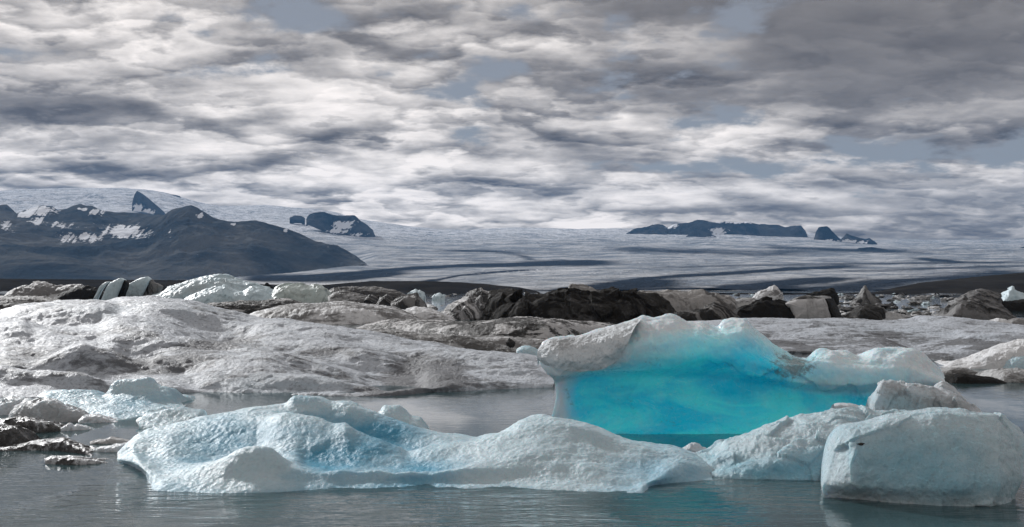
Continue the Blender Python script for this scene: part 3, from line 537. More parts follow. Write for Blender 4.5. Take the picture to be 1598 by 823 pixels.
# the turquoise berg
E0 = [(850, 674), (867, 675), (900, 675), (1000, 675), (1200, 675), (1380, 674), (1478, 672)]
dE = lambda a, b, c, e, f: [(838, a), (870, b), (960, c), (1200, e), (1480, f)]
top = [(839, 553), (842, 540), (846, 533), (862, 526), (884, 524), (905, 522), (922, 518), (939, 514), (960, 507), (977, 501), (990, 497), (1003, 493.5), (1016, 496), (1030, 493.5), (1046, 490.5), (1060, 495), (1075, 503), (1095, 506), (1118, 510), (1130, 499.5), (1145, 496.5), (1160, 497), (1173, 509), (1183, 519), (1195, 527), (1208, 537), (1220, 546), (1237, 556.5), (1258, 558.5), (1271, 550), (1286, 546), (1301, 546), (1322, 550), (1343, 556), (1355, 550), (1369, 544.5), (1392, 542.5), (1416, 542.5), (1433, 548), (1454, 563), (1471, 582), (1474, 590)]
E = [(E0, dE(27.2, 26.9, 26.4, 26.5, 27.2)),
     ([(862, 646), (869, 643), (900, 645), (1000, 645), (1200, 648), (1380, 650), (1480, 650)], dE(27.3, 27.0, 26.9, 26.9, 27.3)),
     ([(868, 615), (876, 612), (900, 612), (1000, 612), (1100, 615), (1200, 622), (1300, 628), (1380, 632), (1478, 625)], dE(27.4, 27.1, 27.3, 27.2, 27.3)),
     ([(866, 600), (875, 597), (900, 593), (1000, 590), (1100, 592), (1200, 603), (1300, 614), (1380, 614), (1476, 606)], dE(27.4, 27.1, 27.3, 27.2, 27.4)),
     ([(862, 590), (875, 589), (900, 585), (960, 580), (1050, 572), (1120, 572), (1200, 590), (1260, 597), (1330, 598), (1400, 592), (1475, 598)], dE(27.1, 26.85, 26.95, 26.95, 27.3)),
     ([(853, 582), (868, 584), (897, 580), (930, 575), (962, 566), (1040, 555), (1120, 556), (1195, 574), (1250, 586), (1300, 580), (1345, 582), (1400, 574), (1474, 593)], dE(26.95, 26.65, 26.7, 26.95, 27.4)),
     ([(843, 568), (856, 571), (897, 570), (930, 563), (966, 550), (1010, 540), (1075, 538), (1130, 535), (1195, 556), (1250, 572), (1290, 564), (1345, 570), (1400, 560), (1473, 591)], dE(26.9, 26.6, 26.6, 27.2, 27.7)),
     ([(839, 557), (848, 552), (870, 548), (905, 545), (939, 538), (975, 524), (1003, 516), (1046, 514), (1075, 518), (1118, 523), (1160, 514), (1195, 540), (1237, 565), (1258, 566), (1300, 554), (1343, 563), (1370, 553), (1416, 550), (1454, 569), (1472, 589)], dE(27.2, 27.0, 27.0, 27.7, 28.0)),
     (top, dE(27.6, 27.8, 28.1, 28.4, 28.4)),
     ([(893, 585), (905, 560), (940, 545), (1003, 520), (1046, 515), (1118, 530), (1160, 515), (1195, 545), (1258, 570), (1320, 560), (1416, 556), (1446, 590)], 29.8)]
tq = empty('iceberg', (float(W(1130, 674, 27)[0]), 27.4, 0))
loft('body', E, M['turquoise'], 640, 320, back=1.4, disp=[('billow', 1.4, .06), ('ridged', 1.1, .10, (1, 1, .3)), ('fbm', .5, .03), ('ridged', .2, .010)], fracture=(1.6, .05), parent=tq, shelf=2.4, under=.55,
     fade=lambda v: np.where((v > .08) & (v < .38), .65, 1.),
     blue=[(1000, 640, 27, 130, 52, 1.2), (1160, 630, 27, 150, 56, 1.2), (1290, 645, 27, 90, 26, 1.1), (1100, 585, 27, 110, 24, .8), (1180, 560, 27.4, 50, 30, .5), (1090, 540, 27.5, 100, 30, .5), (1360, 590, 27.4, 90, 16, .3), (930, 600, 27, 40, 20, .5), (915, 635, 27, 26, 46, .35), (1390, 640, 27, 80, 22, .9), (872, 625, 27, 14, 60, -.55), (1290, 600, 27.2, 60, 16, -.35), (900, 550, 27, 60, 28, -1.), (1040, 505, 28, 120, 8, -.3)],
     dirt=[(1225, 572, 27.5, 40, 20, .85), (1260, 565, 27.8, 24, 12, .4)])
cap = [([(838, 562), (850, 570), (870, 575), (897, 581), (925, 580), (950, 572), (966, 560)], dE(26.9, 26.45, 26.5, 27, 27)),
       ([(838, 557), (850, 560), (870, 562), (897, 564), (925, 560), (955, 548), (980, 535)], dE(26.8, 26.35, 26.35, 27, 27)),
       ([(839, 548), (850, 545), (870, 542), (897, 540), (925, 536), (955, 526), (990, 512)], dE(26.9, 26.6, 26.6, 27.2, 27)),
       ([(840, 544), (846, 534), (862, 528), (884, 526), (905, 524), (922, 520), (939, 516), (960, 509), (977, 503), (1001, 496)], dE(27.3, 27.2, 27.4, 28, 28))]
loft('overhanging_crust', cap, M['crust'], 300, 130, back=.8, under=-1, disp=[('billow', .5, .05), ('ridged', .2, .02), ('fbm', .9, .05)], parent=tq, dirt=[(875, 535, 26.8, 30, 10, .5)])
tag(tq, 'large glowing turquoise iceberg with a white pitted overhang and humped crest', 'iceberg')

# pale blue berg at the left with a low apron
Fb = [([(95, 655), (140, 661), (179, 657), (230, 649), (265, 641), (287, 636)], 'w'),
      ([(90, 645), (140, 648), (179, 648), (230, 642), (265, 635), (286, 634)], [(90, 30.2), (180, 29.6), (230, 30.6), (287, 32.4)]),
      ([(75, 630), (110, 630), (140, 632), (170, 632), (200, 631), (240, 629), (275, 630), (286, 632)], [(75, 31.4), (180, 31.2), (287, 32.8)]),
      ([(62, 620), (75, 617), (109, 617), (140, 618), (162, 620), (180, 615), (215, 612), (240, 613), (262, 616), (285, 630)], [(62, 32.2), (287, 33)]),
      ([(60, 617), (66, 613), (75, 610.5), (109, 609), (140, 609.5), (152, 612), (161, 616.5), (166, 614), (171, 606), (182, 596), (197, 593), (210, 592), (222, 591), (232, 590), (237, 596), (247, 603), (256, 604), (263, 606), (268, 611), (273, 617), (279, 627), (285, 633)], [(60, 33), (287, 33.4)])]
fb = loft('iceberg', Fb, M['front'], 400, 140, back=1.6, disp=[('billow', .8, .05), ('fbm', .35, .025), ('ridged', .13, .01)], blue=[(120, 614, 33, 50, 8, .4), (240, 622, 33, 40, 10, .45), (210, 600, 33, 30, 8, -.2), (150, 640, 31, 60, 8, .2)])
tag(fb, 'pale blue iceberg with a domed fin and flat apron, before the dirty snow hill', 'iceberg')

SMALL = [  # name, label, category, silhouette, base, depth of its body, material
 ('ice_chunk', 'white lumpy ice at the left edge touching the grey boulder of ice', [(-40, 632), (0, 628), (10, 621), (20, 618), (33, 621), (45, 624), (58, 632)], [(-40, 648), (58, 648)], 1.4, 'block', 0),
 ('ice_chunk', 'rounded grey ice boulder with a dark cracked right side at the left of the channel', [(14, 648), (20, 639), (28, 632), (42, 626), (55, 623.5), (68, 621), (78, 621.5), (90, 625), (97, 628), (106, 633), (114, 634.5), (124, 639), (131, 643), (136, 650), (131, 655)], [(16, 655), (76, 659), (131, 658)], 1.3, 'block', 3),
 ('ice_floe', 'smooth grey ice tongue tapering right from the cracked ice boulder', [(122, 655), (134, 647), (148, 646), (160, 649), (172, 653), (183, 657.5)], [(122, 661), (183, 659)], .8, 'block', 0),
 ('ice_floe', 'grimy brown speckled floe below the rounded grey ice boulder', [(-60, 652), (0, 653), (22, 650), (44, 651), (60, 655), (72, 658.5), (88, 662), (95, 667), (98, 671)], [(-60, 676), (44, 676), (98, 673)], 1.2, 'grime', 1),
 ('ice_chunk', 'pair of tiny pale ice knobs at the right end of the grimy floe', [(94, 669), (100, 664), (109, 660.5), (116, 664), (120, 661), (126, 663), (133, 665), (141, 668)], [(94, 673), (141, 671)], .35, 'block', 0),
 ('ice_floe', 'dark dirt covered ice lump at the far left edge of the near water', [(-80, 664), (-20, 661), (0, 662.5), (18, 664), (28, 667), (35, 671), (43, 678), (49, 685), (52, 690)], [(-80, 698), (0, 698), (52, 694)], 1.3, 'grime', 2),
 ('ice_floe', 'thin dirty ledge of ice in front of the dark lump at the left', [(-30, 700), (10, 697), (44, 691), (56, 688), (66, 686), (80, 686), (90, 683.5), (100, 683), (108, 687), (113, 692), (128, 696), (140, 704), (144, 709)], [(-30, 706), (65, 703), (110, 706), (144, 712)], 1.1, 'grime', 1),
 ('ice_floe', 'glassy half sunken ice sliver, lowest floe at the left', [(70, 715), (84, 712), (100, 712), (110, 711.5), (125, 714), (140, 716), (153, 717.5), (168, 721.5)], [(70, 724), (122, 726), (168, 723)], .8, 'grime', 0),
 ('ice_floe', 'thin flat grey floe crossing the dark channel left of the long blue iceberg', [(140, 690), (152, 687), (168, 684), (172, 682), (185, 685), (203, 688)], [(140, 693.5), (203, 692.5)], .6, 'grey', 0),
 ('ice_floe', 'long low white floe pointing at the left tip of the long blue iceberg', [(142, 702), (160, 697), (180, 694), (200, 691.5), (216, 690), (222, 694)], [(142, 705), (180, 706), (222, 700)], .7, 'block', 0),
 ('ice_floe', 'small round white floe against the left shoulder of the long blue iceberg', [(204, 688), (210, 682), (218, 679), (226, 680)], [(204, 691), (226, 689)], .4, 'block', 0),
 ('ice_floe', 'small pale pancake of ice right of the domed fin berg', [(274, 622), (279, 617), (288, 616.5), (298, 619), (301, 623)], [(274, 626), (301, 625.5)], .9, 'front', 0),
]
def ridge_berg(name, sil, base, thick, mat, lab, cat, dirt=0, frac=.10, rough=1., nu=None, nv=None, parent=None, depth=None, blue=(), lin=False, flat_top=.72):
    """a free-standing piece of ice: waterline, bulging front, crest, back"""
    sil = np.array(sil, float); base = np.array(base, float)
    D0 = float(wd(base[:, 1]).mean()) if depth is None else depth
    mid1 = [(x, y) for x, y in zip(sil[:, 0], np.interp(sil[:, 0], base[:, 0], base[:, 1])*.62+sil[:, 1]*.38)]
    mid2 = [(x, y) for x, y in zip(sil[:, 0], np.interp(sil[:, 0], base[:, 0], base[:, 1])*.25+sil[:, 1]*.75)]
    wpx = sil[:, 0].max()-sil[:, 0].min(); hgt = (base[:, 1].mean()-sil[:, 1].min())*D0/F
    nu = nu or int(np.clip(wpx*1.5, 50, 420)); nv = nv or int(np.clip(hgt/D0*F*2.4+30, 40, 150))
    s_ = max(hgt, .25)
    wl = base if depth is None else None
    r0 = row(base, 'w' if depth is None else depth, nu)
    dd = r0[:, 1]
    def rw(p, k): return row(p, [(x, y) for x, y in zip(np.linspace(p[0][0], p[-1][0], 12), np.interp(np.linspace(0, nu-1, 12), np.arange(nu), dd)+k)], nu, True)
    rows = [r0, rw(mid1, thick*.04), rw(mid2, thick*.14), rw([tuple(p) for p in sil], thick*.42)]
    o = loft(name, rows, M[mat], nu, nv, back=thick*.6, under=min(.6, .2+s_*.3), shelf=.05*thick,
             disp=[('billow', s_*.8, s_*.05*rough), ('fbm', s_*.35, s_*.03*rough), ('ridged', s_*.14, s_*.012*rough)], fracture=(s_*.7, s_*frac), parent=parent, lin=lin, blue=blue,
             dirt=[(sil[:, 0].mean(), base[:, 1].mean(), D0, wpx, 40, .18*dirt)] if dirt else ())
    if lab: tag(o, lab, cat)
    return o
for (nm, lab, sil, base, th, mat, dr) in SMALL:
    ridge_berg(nm, sil, base, th, mat, lab, 'ice floe' if nm == 'ice_floe' else 'ice chunk', dr)

# ------------------------------------------------------------------ the big dirty floe at the left
I = [([(-160, 622), (0, 621), (150, 620), (300, 613), (400, 614), (480, 617), (560, 619), (600, 618), (640, 615), (668, 612.5), (740, 610), (800, 607.5), (863, 604.5)], 'w'),
     ([(-160, 612), (0, 612), (150, 614), (267, 607), (300, 609), (400, 606), (480, 610), (560, 612), (640, 610), (700, 606), (800, 601), (864, 600)], [(-160, 35.2), (300, 36.9), (640, 36.6), (863, 38.9)]),
     ([(-160, 582), (0, 568), (35, 573.5), (80, 579), (120, 582), (150, 590), (180, 597), (230, 590), (281, 588), (340, 580), (400, 580), (470, 588), (540, 598), (600, 606), (646, 610), (700, 596), (760, 592), (820, 590), (865, 596)], [(-160, 37.2), (0, 37.8), (170, 37.2), (300, 38.4), (640, 37.2), (863, 39.4)]),
     ([(-160, 586), (0, 576), (53, 582), (100, 586), (150, 588), (200, 586), (267, 586), (330, 574), (400, 568), (470, 580), (540, 594), (600, 604), (646, 606), (690, 592), (760, 588), (820, 586), (865, 592)], [(-160, 39), (0, 39.6), (170, 39), (300, 39.4), (640, 38.4), (863, 39.9)]),
     ([(-160, 560), (0, 560), (53, 563), (90, 548), (128, 538), (160, 543.5), (190, 553), (211, 560), (225, 561), (250, 556), (281, 554.5), (330, 556), (374, 557), (400, 554), (453, 557), (507, 567), (560, 584), (600, 594), (646, 594), (670, 580), (720, 575), (790, 575), (865, 585)], [(-160, 41), (0, 41.6), (130, 40.6), (300, 41.2), (507, 40.4), (640, 40.5), (863, 40.6)]),
     ([(-160, 552), (0, 549), (53, 556), (90, 550), (128, 545), (175, 548), (200, 560), (240, 556), (281, 548), (330, 548), (374, 552), (400, 551), (453, 556), (507, 563), (545, 570), (600, 584), (640, 588), (680, 576), (720, 572), (790, 570), (865, 580)], [(-160, 43.4), (0, 44), (300, 43.4), (640, 42.2), (863, 41.4)]),
     ([(-160, 520), (0, 508), (32, 505), (53, 511), (78, 514), (110, 518), (150, 519), (187, 512), (220, 512), (267, 522), (302, 532), (345, 541), (374, 538), (420, 540), (470, 545), (520, 548), (555, 544), (600, 552), (640, 566), (690, 560), (750, 560), (810, 562), (865, 572)], [(-160, 47), (0, 47.5), (220, 46.5), (345, 45.4), (640, 43.8), (863, 42.2)]),
     ([(-160, 508), (0, 502), (32, 502), (53, 507), (78, 511), (110, 510), (150, 505.6), (187, 494.5), (227, 496), (267, 507), (302, 521), (361, 538), (400, 533), (460, 527), (520, 531), (560, 540), (600, 548), (640, 556), (690, 554), (750, 555), (810, 558), (865, 568)], [(-160, 49.2), (0, 49.6), (220, 48.6), (345, 47.4), (640, 44.8), (863, 42.8)]),
     ([(-160, 508), (0, 500), (53, 507), (110, 508), (150, 504), (187, 496), (227, 492), (267, 499), (302, 513), (345, 529), (380, 530), (430, 523), (500, 524), (560, 534), (620, 541), (690, 546), (750, 551), (810, 556), (865, 567)], [(-160, 52), (0, 52), (300, 51), (640, 46.4), (863, 43.4)]),
     ([(-160, 496), (0, 490), (27, 484), (75, 476), (120, 473), (160, 472), (190, 480), (241, 472), (281, 474), (330, 488), (361, 500), (400, 506), (453, 508), (507, 511), (560, 520), (614, 531), (667, 540), (721, 548), (800, 554), (850, 562), (866, 567)], [(-160, 55), (0, 55), (300, 54), (640, 48), (863, 44)]),
     ([(-160, 494), (-60, 492), (0, 487), (27, 479.5), (50, 475), (75, 472), (100, 469.5), (120, 468), (140, 467.3), (160, 467), (180, 464.8), (200, 463), (220, 462.8), (241, 463), (262, 464), (281, 465.5), (300, 469), (315, 473.5), (340, 480), (361, 485.5), (380, 492), (400, 496), (453, 500), (507, 505.6), (560, 513.6), (614, 525.7), (667, 536), (721, 545.7), (800, 552), (840, 560), (866, 566)], [(-160, 59), (0, 59), (300, 58), (640, 50), (863, 45)])]
fl = loft('ice_hill', I, M['floe'], 900, 420, back=9., disp=[('billow', 3.6, .32, (.7, 1.25, 1)), ('ridged', 1.8, .05, (.6, 1.3, 1)), ('billow', .7, .022), ('fbm', .22, .014)], shelf=.2,
     dirt=[(345, 538, 47, 50, 10, .75), (200, 566, 40, 40, 10, .5), (660, 582, 40.5, 60, 16, .95), (620, 596, 39, 40, 10, .6), (60, 556, 43, 80, 10, .4), (660, 600, 38, 50, 8, .6), (280, 575, 39, 70, 14, .3), (510, 552, 43, 60, 8, .35), (170, 516, 46, 60, 6, .25)],
     blue=[(400, 598, 38, 70, 12, .5), (150, 485, 52, 60, 10, .35), (300, 482, 53, 30, 12, .3), (480, 604, 37.5, 60, 10, .35)])
tag(fl, 'huge rolling hill of dirty grey snow covered ice filling the left middle ground', 'ice hill')

# ------------------------------------------------------------------ the snow field at the right
L = [([(1060, 560), (1180, 559), (1260, 560), (1350, 562), (1440, 563), (1500, 561), (1560, 558), (1620, 556), (1720, 556)], 'w'),
     ([(1060, 548), (1180, 548), (1260, 549), (1350, 552), (1430, 556), (1464, 552), (1500, 550), (1560, 548), (1620, 546), (1720, 545)], [(1060, 55), (1400, 54), (1720, 57)]),
     ([(1060, 540), (1180, 540), (1260, 541), (1330, 540), (1400, 546), (1444, 552.5), (1465, 551), (1485, 549), (1509, 543), (1536, 539), (1570, 536.5), (1620, 536), (1720, 536)], [(1060, 57), (1400, 55.5), (1720, 58)]),
     ([(1060, 535), (1180, 538), (1240, 541), (1300, 536), (1360, 532), (1400, 540), (1444, 549), (1485, 544), (1520, 538), (1560, 533), (1620, 534), (1720, 534)], [(1060, 60), (1400, 58), (1720, 60)]),
     ([(1060, 530), (1180, 531), (1240, 537), (1300, 533), (1340, 526), (1375, 527), (1430, 545), (1459, 539), (1492, 531.5), (1519, 523), (1545, 521), (1570, 517), (1598, 518), (1620, 519), (1720, 522)], [(1060, 62), (1400, 60), (1720, 62)]),
     ([(1060, 525), (1180, 530), (1240, 532), (1300, 531), (1360, 529), (1420, 533), (1482, 531), (1510, 526), (1545, 520), (1598, 517), (1720, 520)], [(1060, 66), (1400, 65), (1720, 65)]),
     ([(1060, 518), (1180, 517), (1220, 520), (1265, 514), (1300, 511), (1340, 514), (1380, 521), (1420, 522), (1460, 521), (1482, 520), (1509, 514.5), (1536, 515), (1560, 516), (1598, 512), (1720, 514)], [(1060, 70), (1400, 68), (1720, 68)]),
     ([(1060, 512), (1180, 512), (1240, 513), (1300, 510), (1340, 511), (1390, 513), (1440, 508), (1480, 506), (1520, 512), (1560, 512), (1598, 509), (1720, 512)], [(1060, 76), (1400, 74), (1720, 72)]),
     ([(1060, 505), (1076, 503), (1130, 501), (1165, 498.5), (1220, 500), (1267, 499.5), (1315, 498.6), (1371, 502), (1400, 500.5), (1421, 498.6), (1438, 495), (1468, 495), (1504, 497.4), (1525, 500.5), (1550, 504), (1575, 507), (1598, 508), (1720, 509)], [(1060, 84), (1400, 84), (1720, 78)])]
sf = loft('ice_field', L, M['field'], 700, 300, back=9., disp=[('billow', 5., .34, (.45, 1.5, 1)), ('ridged', 2.4, .10, (.6, 1.4, 1)), ('billow', .7, .04), ('fbm', .25, .015)],
     dirt=[(1440, 531, 62, 60, 4, .9), (1240, 542, 58, 30, 8, .9), (1300, 530, 62, 120, 8, .35), (1450, 556, 55, 40, 6, .5), (1520, 534, 59, 50, 4, .5)], blue=[(1400, 519, 68, 70, 7, .4)])
tag(sf, 'broad rippled grey snow covered floe behind the turquoise berg at the right', 'ice field')

MID = [  # name, label, category, crest, waterline, thickness, material, dirt, fracture
 ('ice_floe', 'white streaked ice lobe running down to the water at the right edge', [(1478, 568), (1485, 565.5), (1509, 564.5), (1529, 558), (1550, 545), (1570, 537), (1598, 529), (1640, 524), (1700, 524)], [(1466, 573), (1530, 576), (1700, 576)], 5, 'snowy', 0, .03),
 ('ice_floe', 'smooth pale blue dome of ice above the flat floe at the right edge', [(1540, 571), (1553, 564.5), (1566, 558), (1579, 552.5), (1598, 551), (1630, 552), (1680, 560)], [(1540, 575), (1598, 577), (1680, 577)], 3, 'front', 0, .03),
 ('ice_floe', 'flat grey table of ice floating on calm water at the right edge', [(1539, 582), (1548, 577), (1567, 575.5), (1587, 575), (1598, 577), (1640, 580)], [(1541, 593), (1570, 597), (1640, 598)], 2.5, 'grey', 0, .03),
 ('ice_floe', 'low black ash covered floe lying on bright water beside the turquoise berg', [(1466, 592), (1476, 588.5), (1485, 585), (1502, 583), (1515, 585), (1528, 586.5), (1545, 588.5), (1558, 592), (1571, 597)], [(1466, 596), (1500, 599), (1571, 599)], 2., 'black', 0, .06),
 ('ice_floe', 'low pale grey floe just beyond the low black one', [(1468, 577), (1485, 574), (1500, 573), (1515, 577), (1538, 584)], [(1468, 586), (1538, 586)], 2.5, 'grey', 0, .03),
 # strip between the dirty hill and the black ridge
 ('ice_floe', 'long white topped floe with black ash strata before the black ridge', [(556, 512), (575, 506), (598, 501), (620, 498.5), (669, 499.5), (706, 502), (736, 503), (763, 500), (793, 496), (823, 495), (836, 496), (868, 498.5), (905, 501), (943, 504), (970, 508)], [(556, 516), (630, 520), (700, 526), (793, 530), (849, 530), (915, 524), (970, 520)], 14, 'strata', 0, .04),
 ('ice_floe', 'smooth sooty grey mound tapering right, just behind the crest of the snow hill', [(562, 513.5), (603, 513.5), (631, 516), (650, 520), (680, 523), (708, 523), (736, 527.5), (774, 537), (793, 541), (811, 546), (820, 550)], [(562, 556), (820, 556)], 5, 'grey', 1, .03),
 ('ice_floe', 'flat whitish floe carrying a black stone beside the turquoise berg', [(712, 529), (718, 525), (746, 524), (781, 524), (811, 528), (849, 529.5), (870, 534), (880, 542)], [(712, 548), (880, 548)], 5, 'snowy', 1, .04),
 ('ice_floe', 'little pale blue ice bump beside the overhang of the turquoise berg', [(806, 546), (810, 542.5), (816, 540), (826, 540), (832, 542), (838, 545), (850, 552)], [(806, 560), (850, 560)], 2, 'front', 0, .03),
 ('ice_floe', 'wavy white floe with grey hollows beyond the crest of the snow hill', [(385, 494), (400, 487), (420, 482), (440, 477), (465, 474), (500, 473), (520, 471), (538, 470), (560, 473), (579, 475), (600, 477.5), (613, 479), (640, 488), (660, 497)], [(385, 505), (520, 507), (660, 505)], 18, 'snowy', 1, .03),
 ('ice_floe', 'pale blue grey whaleback of ice left of the black and white berg', [(586, 502), (595, 497), (605, 492), (620, 484), (631, 483.5), (648, 479), (663, 480), (678, 484), (690, 489), (702, 495), (708, 500)], [(586, 503), (708, 503)], 10, 'snowy', 0, .05),
 ('ice_floe', 'low floe banded with a black ash seam below the wavy pale blue berg', [(318, 476), (324, 474), (343, 472.5), (384, 469), (408, 470), (420, 467), (437, 465.5), (455, 467), (478, 473.5), (484, 478)], [(318, 492), (484, 492)], 9, 'strata', 1, .03),
 # black ridge
 ('iceberg', 'long craggy black ash covered ridge of ice across the middle', [(752, 464), (760, 460), (770, 457), (790, 456), (811, 455.5), (826, 457.5), (849, 460), (868, 457.5), (877, 456), (896, 454), (915, 454), (933, 453.5), (950, 455), (965, 454), (980, 455.5), (988, 456), (998, 458), (1010, 462), (1022, 464), (1031, 472), (1045, 480), (1062, 492)], [(752, 500), (820, 503), (960, 504), (1062, 500)], 16, 'ash', 0, .24),
 ('iceberg', 'white berg with black wedges leaning on the left end of the black ridge', [(690, 492), (700, 482), (710, 474), (718, 469.5), (725, 464), (736, 458), (743, 453), (748, 450.5), (751, 449), (755, 452), (762, 455.5), (770, 454), (776, 456), (782, 466), (784, 482)], [(690, 499), (784, 500)], 9, 'bw', 0, .16),
 ('iceberg', 'small blunt grey block poking above the middle of the black ridge', [(886, 457), (887.5, 450), (889, 445), (893, 444), (905, 444.5), (917, 446), (924, 449), (931, 453.5)], [(886, 478), (931, 478)], 10, 'greyblock', 0, .08),
 ('iceberg', 'flat topped brownish grey berg with pale right face ending the black ridge', [(990, 460), (996, 455), (1020, 454), (1045, 453.5), (1073, 454.5), (1088, 453), (1099, 452), (1105, 455), (1120, 458.5), (1127, 461), (1137, 462), (1142, 466), (1147, 471), (1150, 481)], [(990, 492), (1150, 490)], 16, 'tan', 0, .07),
 ('iceberg', 'peaked dark berg with slanting black stripes, just above the turquoise crest', [(1046, 491), (1060, 487), (1073, 485), (1088, 482.5), (1099, 480), (1107, 475.5), (1114, 471.5), (1121, 474), (1128, 477.5), (1135, 481), (1142, 486), (1149, 491), (1156, 498)], [(1046, 505), (1156, 504)], 8, 'striped', 0, .06),
 ('iceberg', 'low jet black berg left of the white faced slab', [(1150, 484), (1156, 480), (1165, 477), (1172, 474), (1181, 467.5), (1195, 465.5), (1213, 468), (1224, 469.5), (1232, 472), (1238, 478), (1243, 486), (1250, 498)], [(1150, 502), (1250, 501)], 9, 'black', 0, .1),
 ('iceberg', 'knobbly white berg rising behind the low jet black one', [(1176, 466), (1182, 459), (1187, 455), (1196, 451.5), (1201, 448.5), (1207, 447.5), (1212, 448), (1216, 452), (1219, 458), (1222, 467)], [(1176, 474), (1222, 474)], 8, 'snowy', 0, .13),
 ('iceberg', 'plain pale grey slab in the gap left of the knobbly white berg', [(1144, 472), (1150, 466), (1158, 464.5), (1170, 465), (1178, 466), (1184, 470)], [(1144, 486), (1184, 486)], 8, 'grey', 0, .05),
 ('iceberg', 'jet black wedge shaped berg with high right end behind the white faced slab', [(1250, 463), (1262, 458), (1277, 455), (1287, 452), (1296, 449.5), (1302, 452), (1305, 457), (1307, 463), (1309, 471)], [(1250, 480), (1309, 480)], 9, 'black', 0, .06),
 ('iceberg', 'grey berg with a sharp dark fin near the far dark shore', [(1334, 469), (1340, 464), (1345, 457), (1347, 450), (1349, 446.5), (1352, 451), (1357, 455), (1362, 459.5), (1369, 465), (1376, 470)], [(1334, 476), (1376, 476)], 8, 'dark', 0, .06),
 ('iceberg', 'rounded dark tooth of ribbed ice right of the white faced slab', [(1316, 499), (1324, 495), (1331, 491), (1337, 484), (1342, 478), (1348, 475.5), (1356, 475), (1365, 475.5), (1372, 476.5), (1378, 479), (1382, 484), (1383, 494)], [(1316, 504), (1383, 504)], 8, 'striped', 0, .05),
 ('iceberg', 'small crumpled grey berg leaning against the right side of the ribbed dark tooth', [(1372, 500), (1377, 492), (1381, 487), (1388, 486), (1395, 487), (1402, 490), (1409, 492.5), (1418, 499)], [(1372, 504), (1418, 504)], 7, 'grey', 0, .1),
 ('iceberg', 'jumbled dark grey berg with tilted layers at the right of the lagoon', [(1482, 492), (1487, 480), (1493, 473), (1500, 468), (1512, 466), (1525, 468), (1538, 471), (1550, 473), (1560, 476), (1568, 482), (1576, 490), (1586, 497)], [(1482, 503), (1586, 503)], 12, 'darkgrey', 0, .15),
 ('iceberg', 'rounded lumpy grey berg crowning the jumble at the right of the lagoon', [(1492, 476), (1502, 466), (1513, 458), (1519, 454), (1526, 452), (1535, 452), (1543, 452.5), (1551, 455), (1558, 458), (1562, 466), (1566, 476)], [(1492, 486), (1566, 486)], 12, 'darkgrey', 0, .14),
 ('iceberg', 'sharp white pyramid of ice near the right edge', [(1562, 471), (1567, 463), (1572, 456), (1575, 450), (1579, 447.5), (1583, 449.5), (1590, 455), (1598, 461), (1608, 468)], [(1562, 476), (1608, 476)], 10, 'paleblue', 0, .12),
 ('iceberg', 'low black berg under the white pyramid at the right edge', [(1560, 474), (1570, 470), (1585, 469), (1600, 467), (1620, 470), (1640, 476)], [(1560, 486), (1640, 486)], 8, 'black', 0, .08),
 ('ice_floe', 'small rounded white floe behind the right end of the rippled snow field', [(1536, 503), (1548, 499), (1558, 496.5), (1568, 498), (1577, 503), (1582, 507)], [(1536, 512), (1582, 512)], 4, 'snowy', 0, .05),
 ('ice_floe', 'bumpy pale floe cut by the right edge beyond the snow field', [(1574, 505), (1580, 499), (1588, 496.5), (1598, 497), (1630, 500)], [(1574, 509), (1630, 509)], 5, 'snowy', 1, .06),
 # far left
 ('iceberg', 'low snowy grey berg with dark streaks on the far left by the shore', [(8, 461), (14, 456), (24, 449.5), (36, 447), (47, 445), (54, 440.5), (63, 440), (73, 441), (80, 443.5), (88, 446), (102, 444), (117, 443.5), (128, 445), (139, 447), (146, 455)], [(8, 472), (146, 472)], 16, 'snowy', 1, .09),
 ('iceberg', 'black ash berg wedged between the snowy far left berg and the tilted slabs', [(82, 467), (95, 459), (108, 452), (120, 448), (132, 446.5), (143, 447.5), (152, 450), (160, 458)], [(82, 473), (160, 473)], 12, 'black', 0, .06),
 ('ice_floe', 'flat grey rubble floe at the far left behind the snow hill', [(-40, 463), (0, 462), (20, 463), (45, 462), (70, 463.5), (90, 468)], [(-40, 477), (90, 477)], 14, 'grey', 1, .08),
 ('ice_floe', 'low floe with a black hollow at the left edge above the snow hill', [(-60, 472), (0, 470), (14, 470.5), (25, 473), (45, 476), (60, 481)], [(-60, 492), (60, 492)], 9, 'strata', 1, .05),
 ('iceberg', 'tall smooth pale blue berg with a white sloping back at the left', [(230, 466), (240, 461), (250, 456), (268, 447.5), (280, 442.5), (292, 438), (306, 434.5), (320, 431.5), (332, 429), (343, 427.5), (352, 428), (361, 432), (368, 434), (375, 437), (380, 440.5), (390, 440), (399, 443.5), (408, 446), (418, 449), (428, 455)], [(230, 474), (428, 474)], 24, 'paleblue', 0, .05),
 ('iceberg', 'wavy pitted blue berg with two humps in front of the tall smooth one', [(288, 467), (300, 461), (311, 455.5), (323, 451), (335, 448), (344, 446.5), (352, 445.5), (358, 449), (365, 452.5), (373, 454), (380, 454), (388, 449.5), (395, 446.5), (402, 447.5), (408, 450), (418, 456), (430, 460.5), (443, 466)], [(288, 477), (443, 477)], 14, 'paleblue', 0, .07),
 ('iceberg', 'greenish blocky berg with a dirt stained top right of the wavy blue one', [(424, 458), (427, 453), (430, 449), (433, 447), (441, 444.5), (452, 442.5), (461, 442), (470, 442.5), (477, 444), (483, 445), (490, 443), (497, 444), (503, 447), (508, 451), (513, 459), (518, 466), (523, 472)], [(424, 477), (523, 477)], 16, 'green', 0, .08),
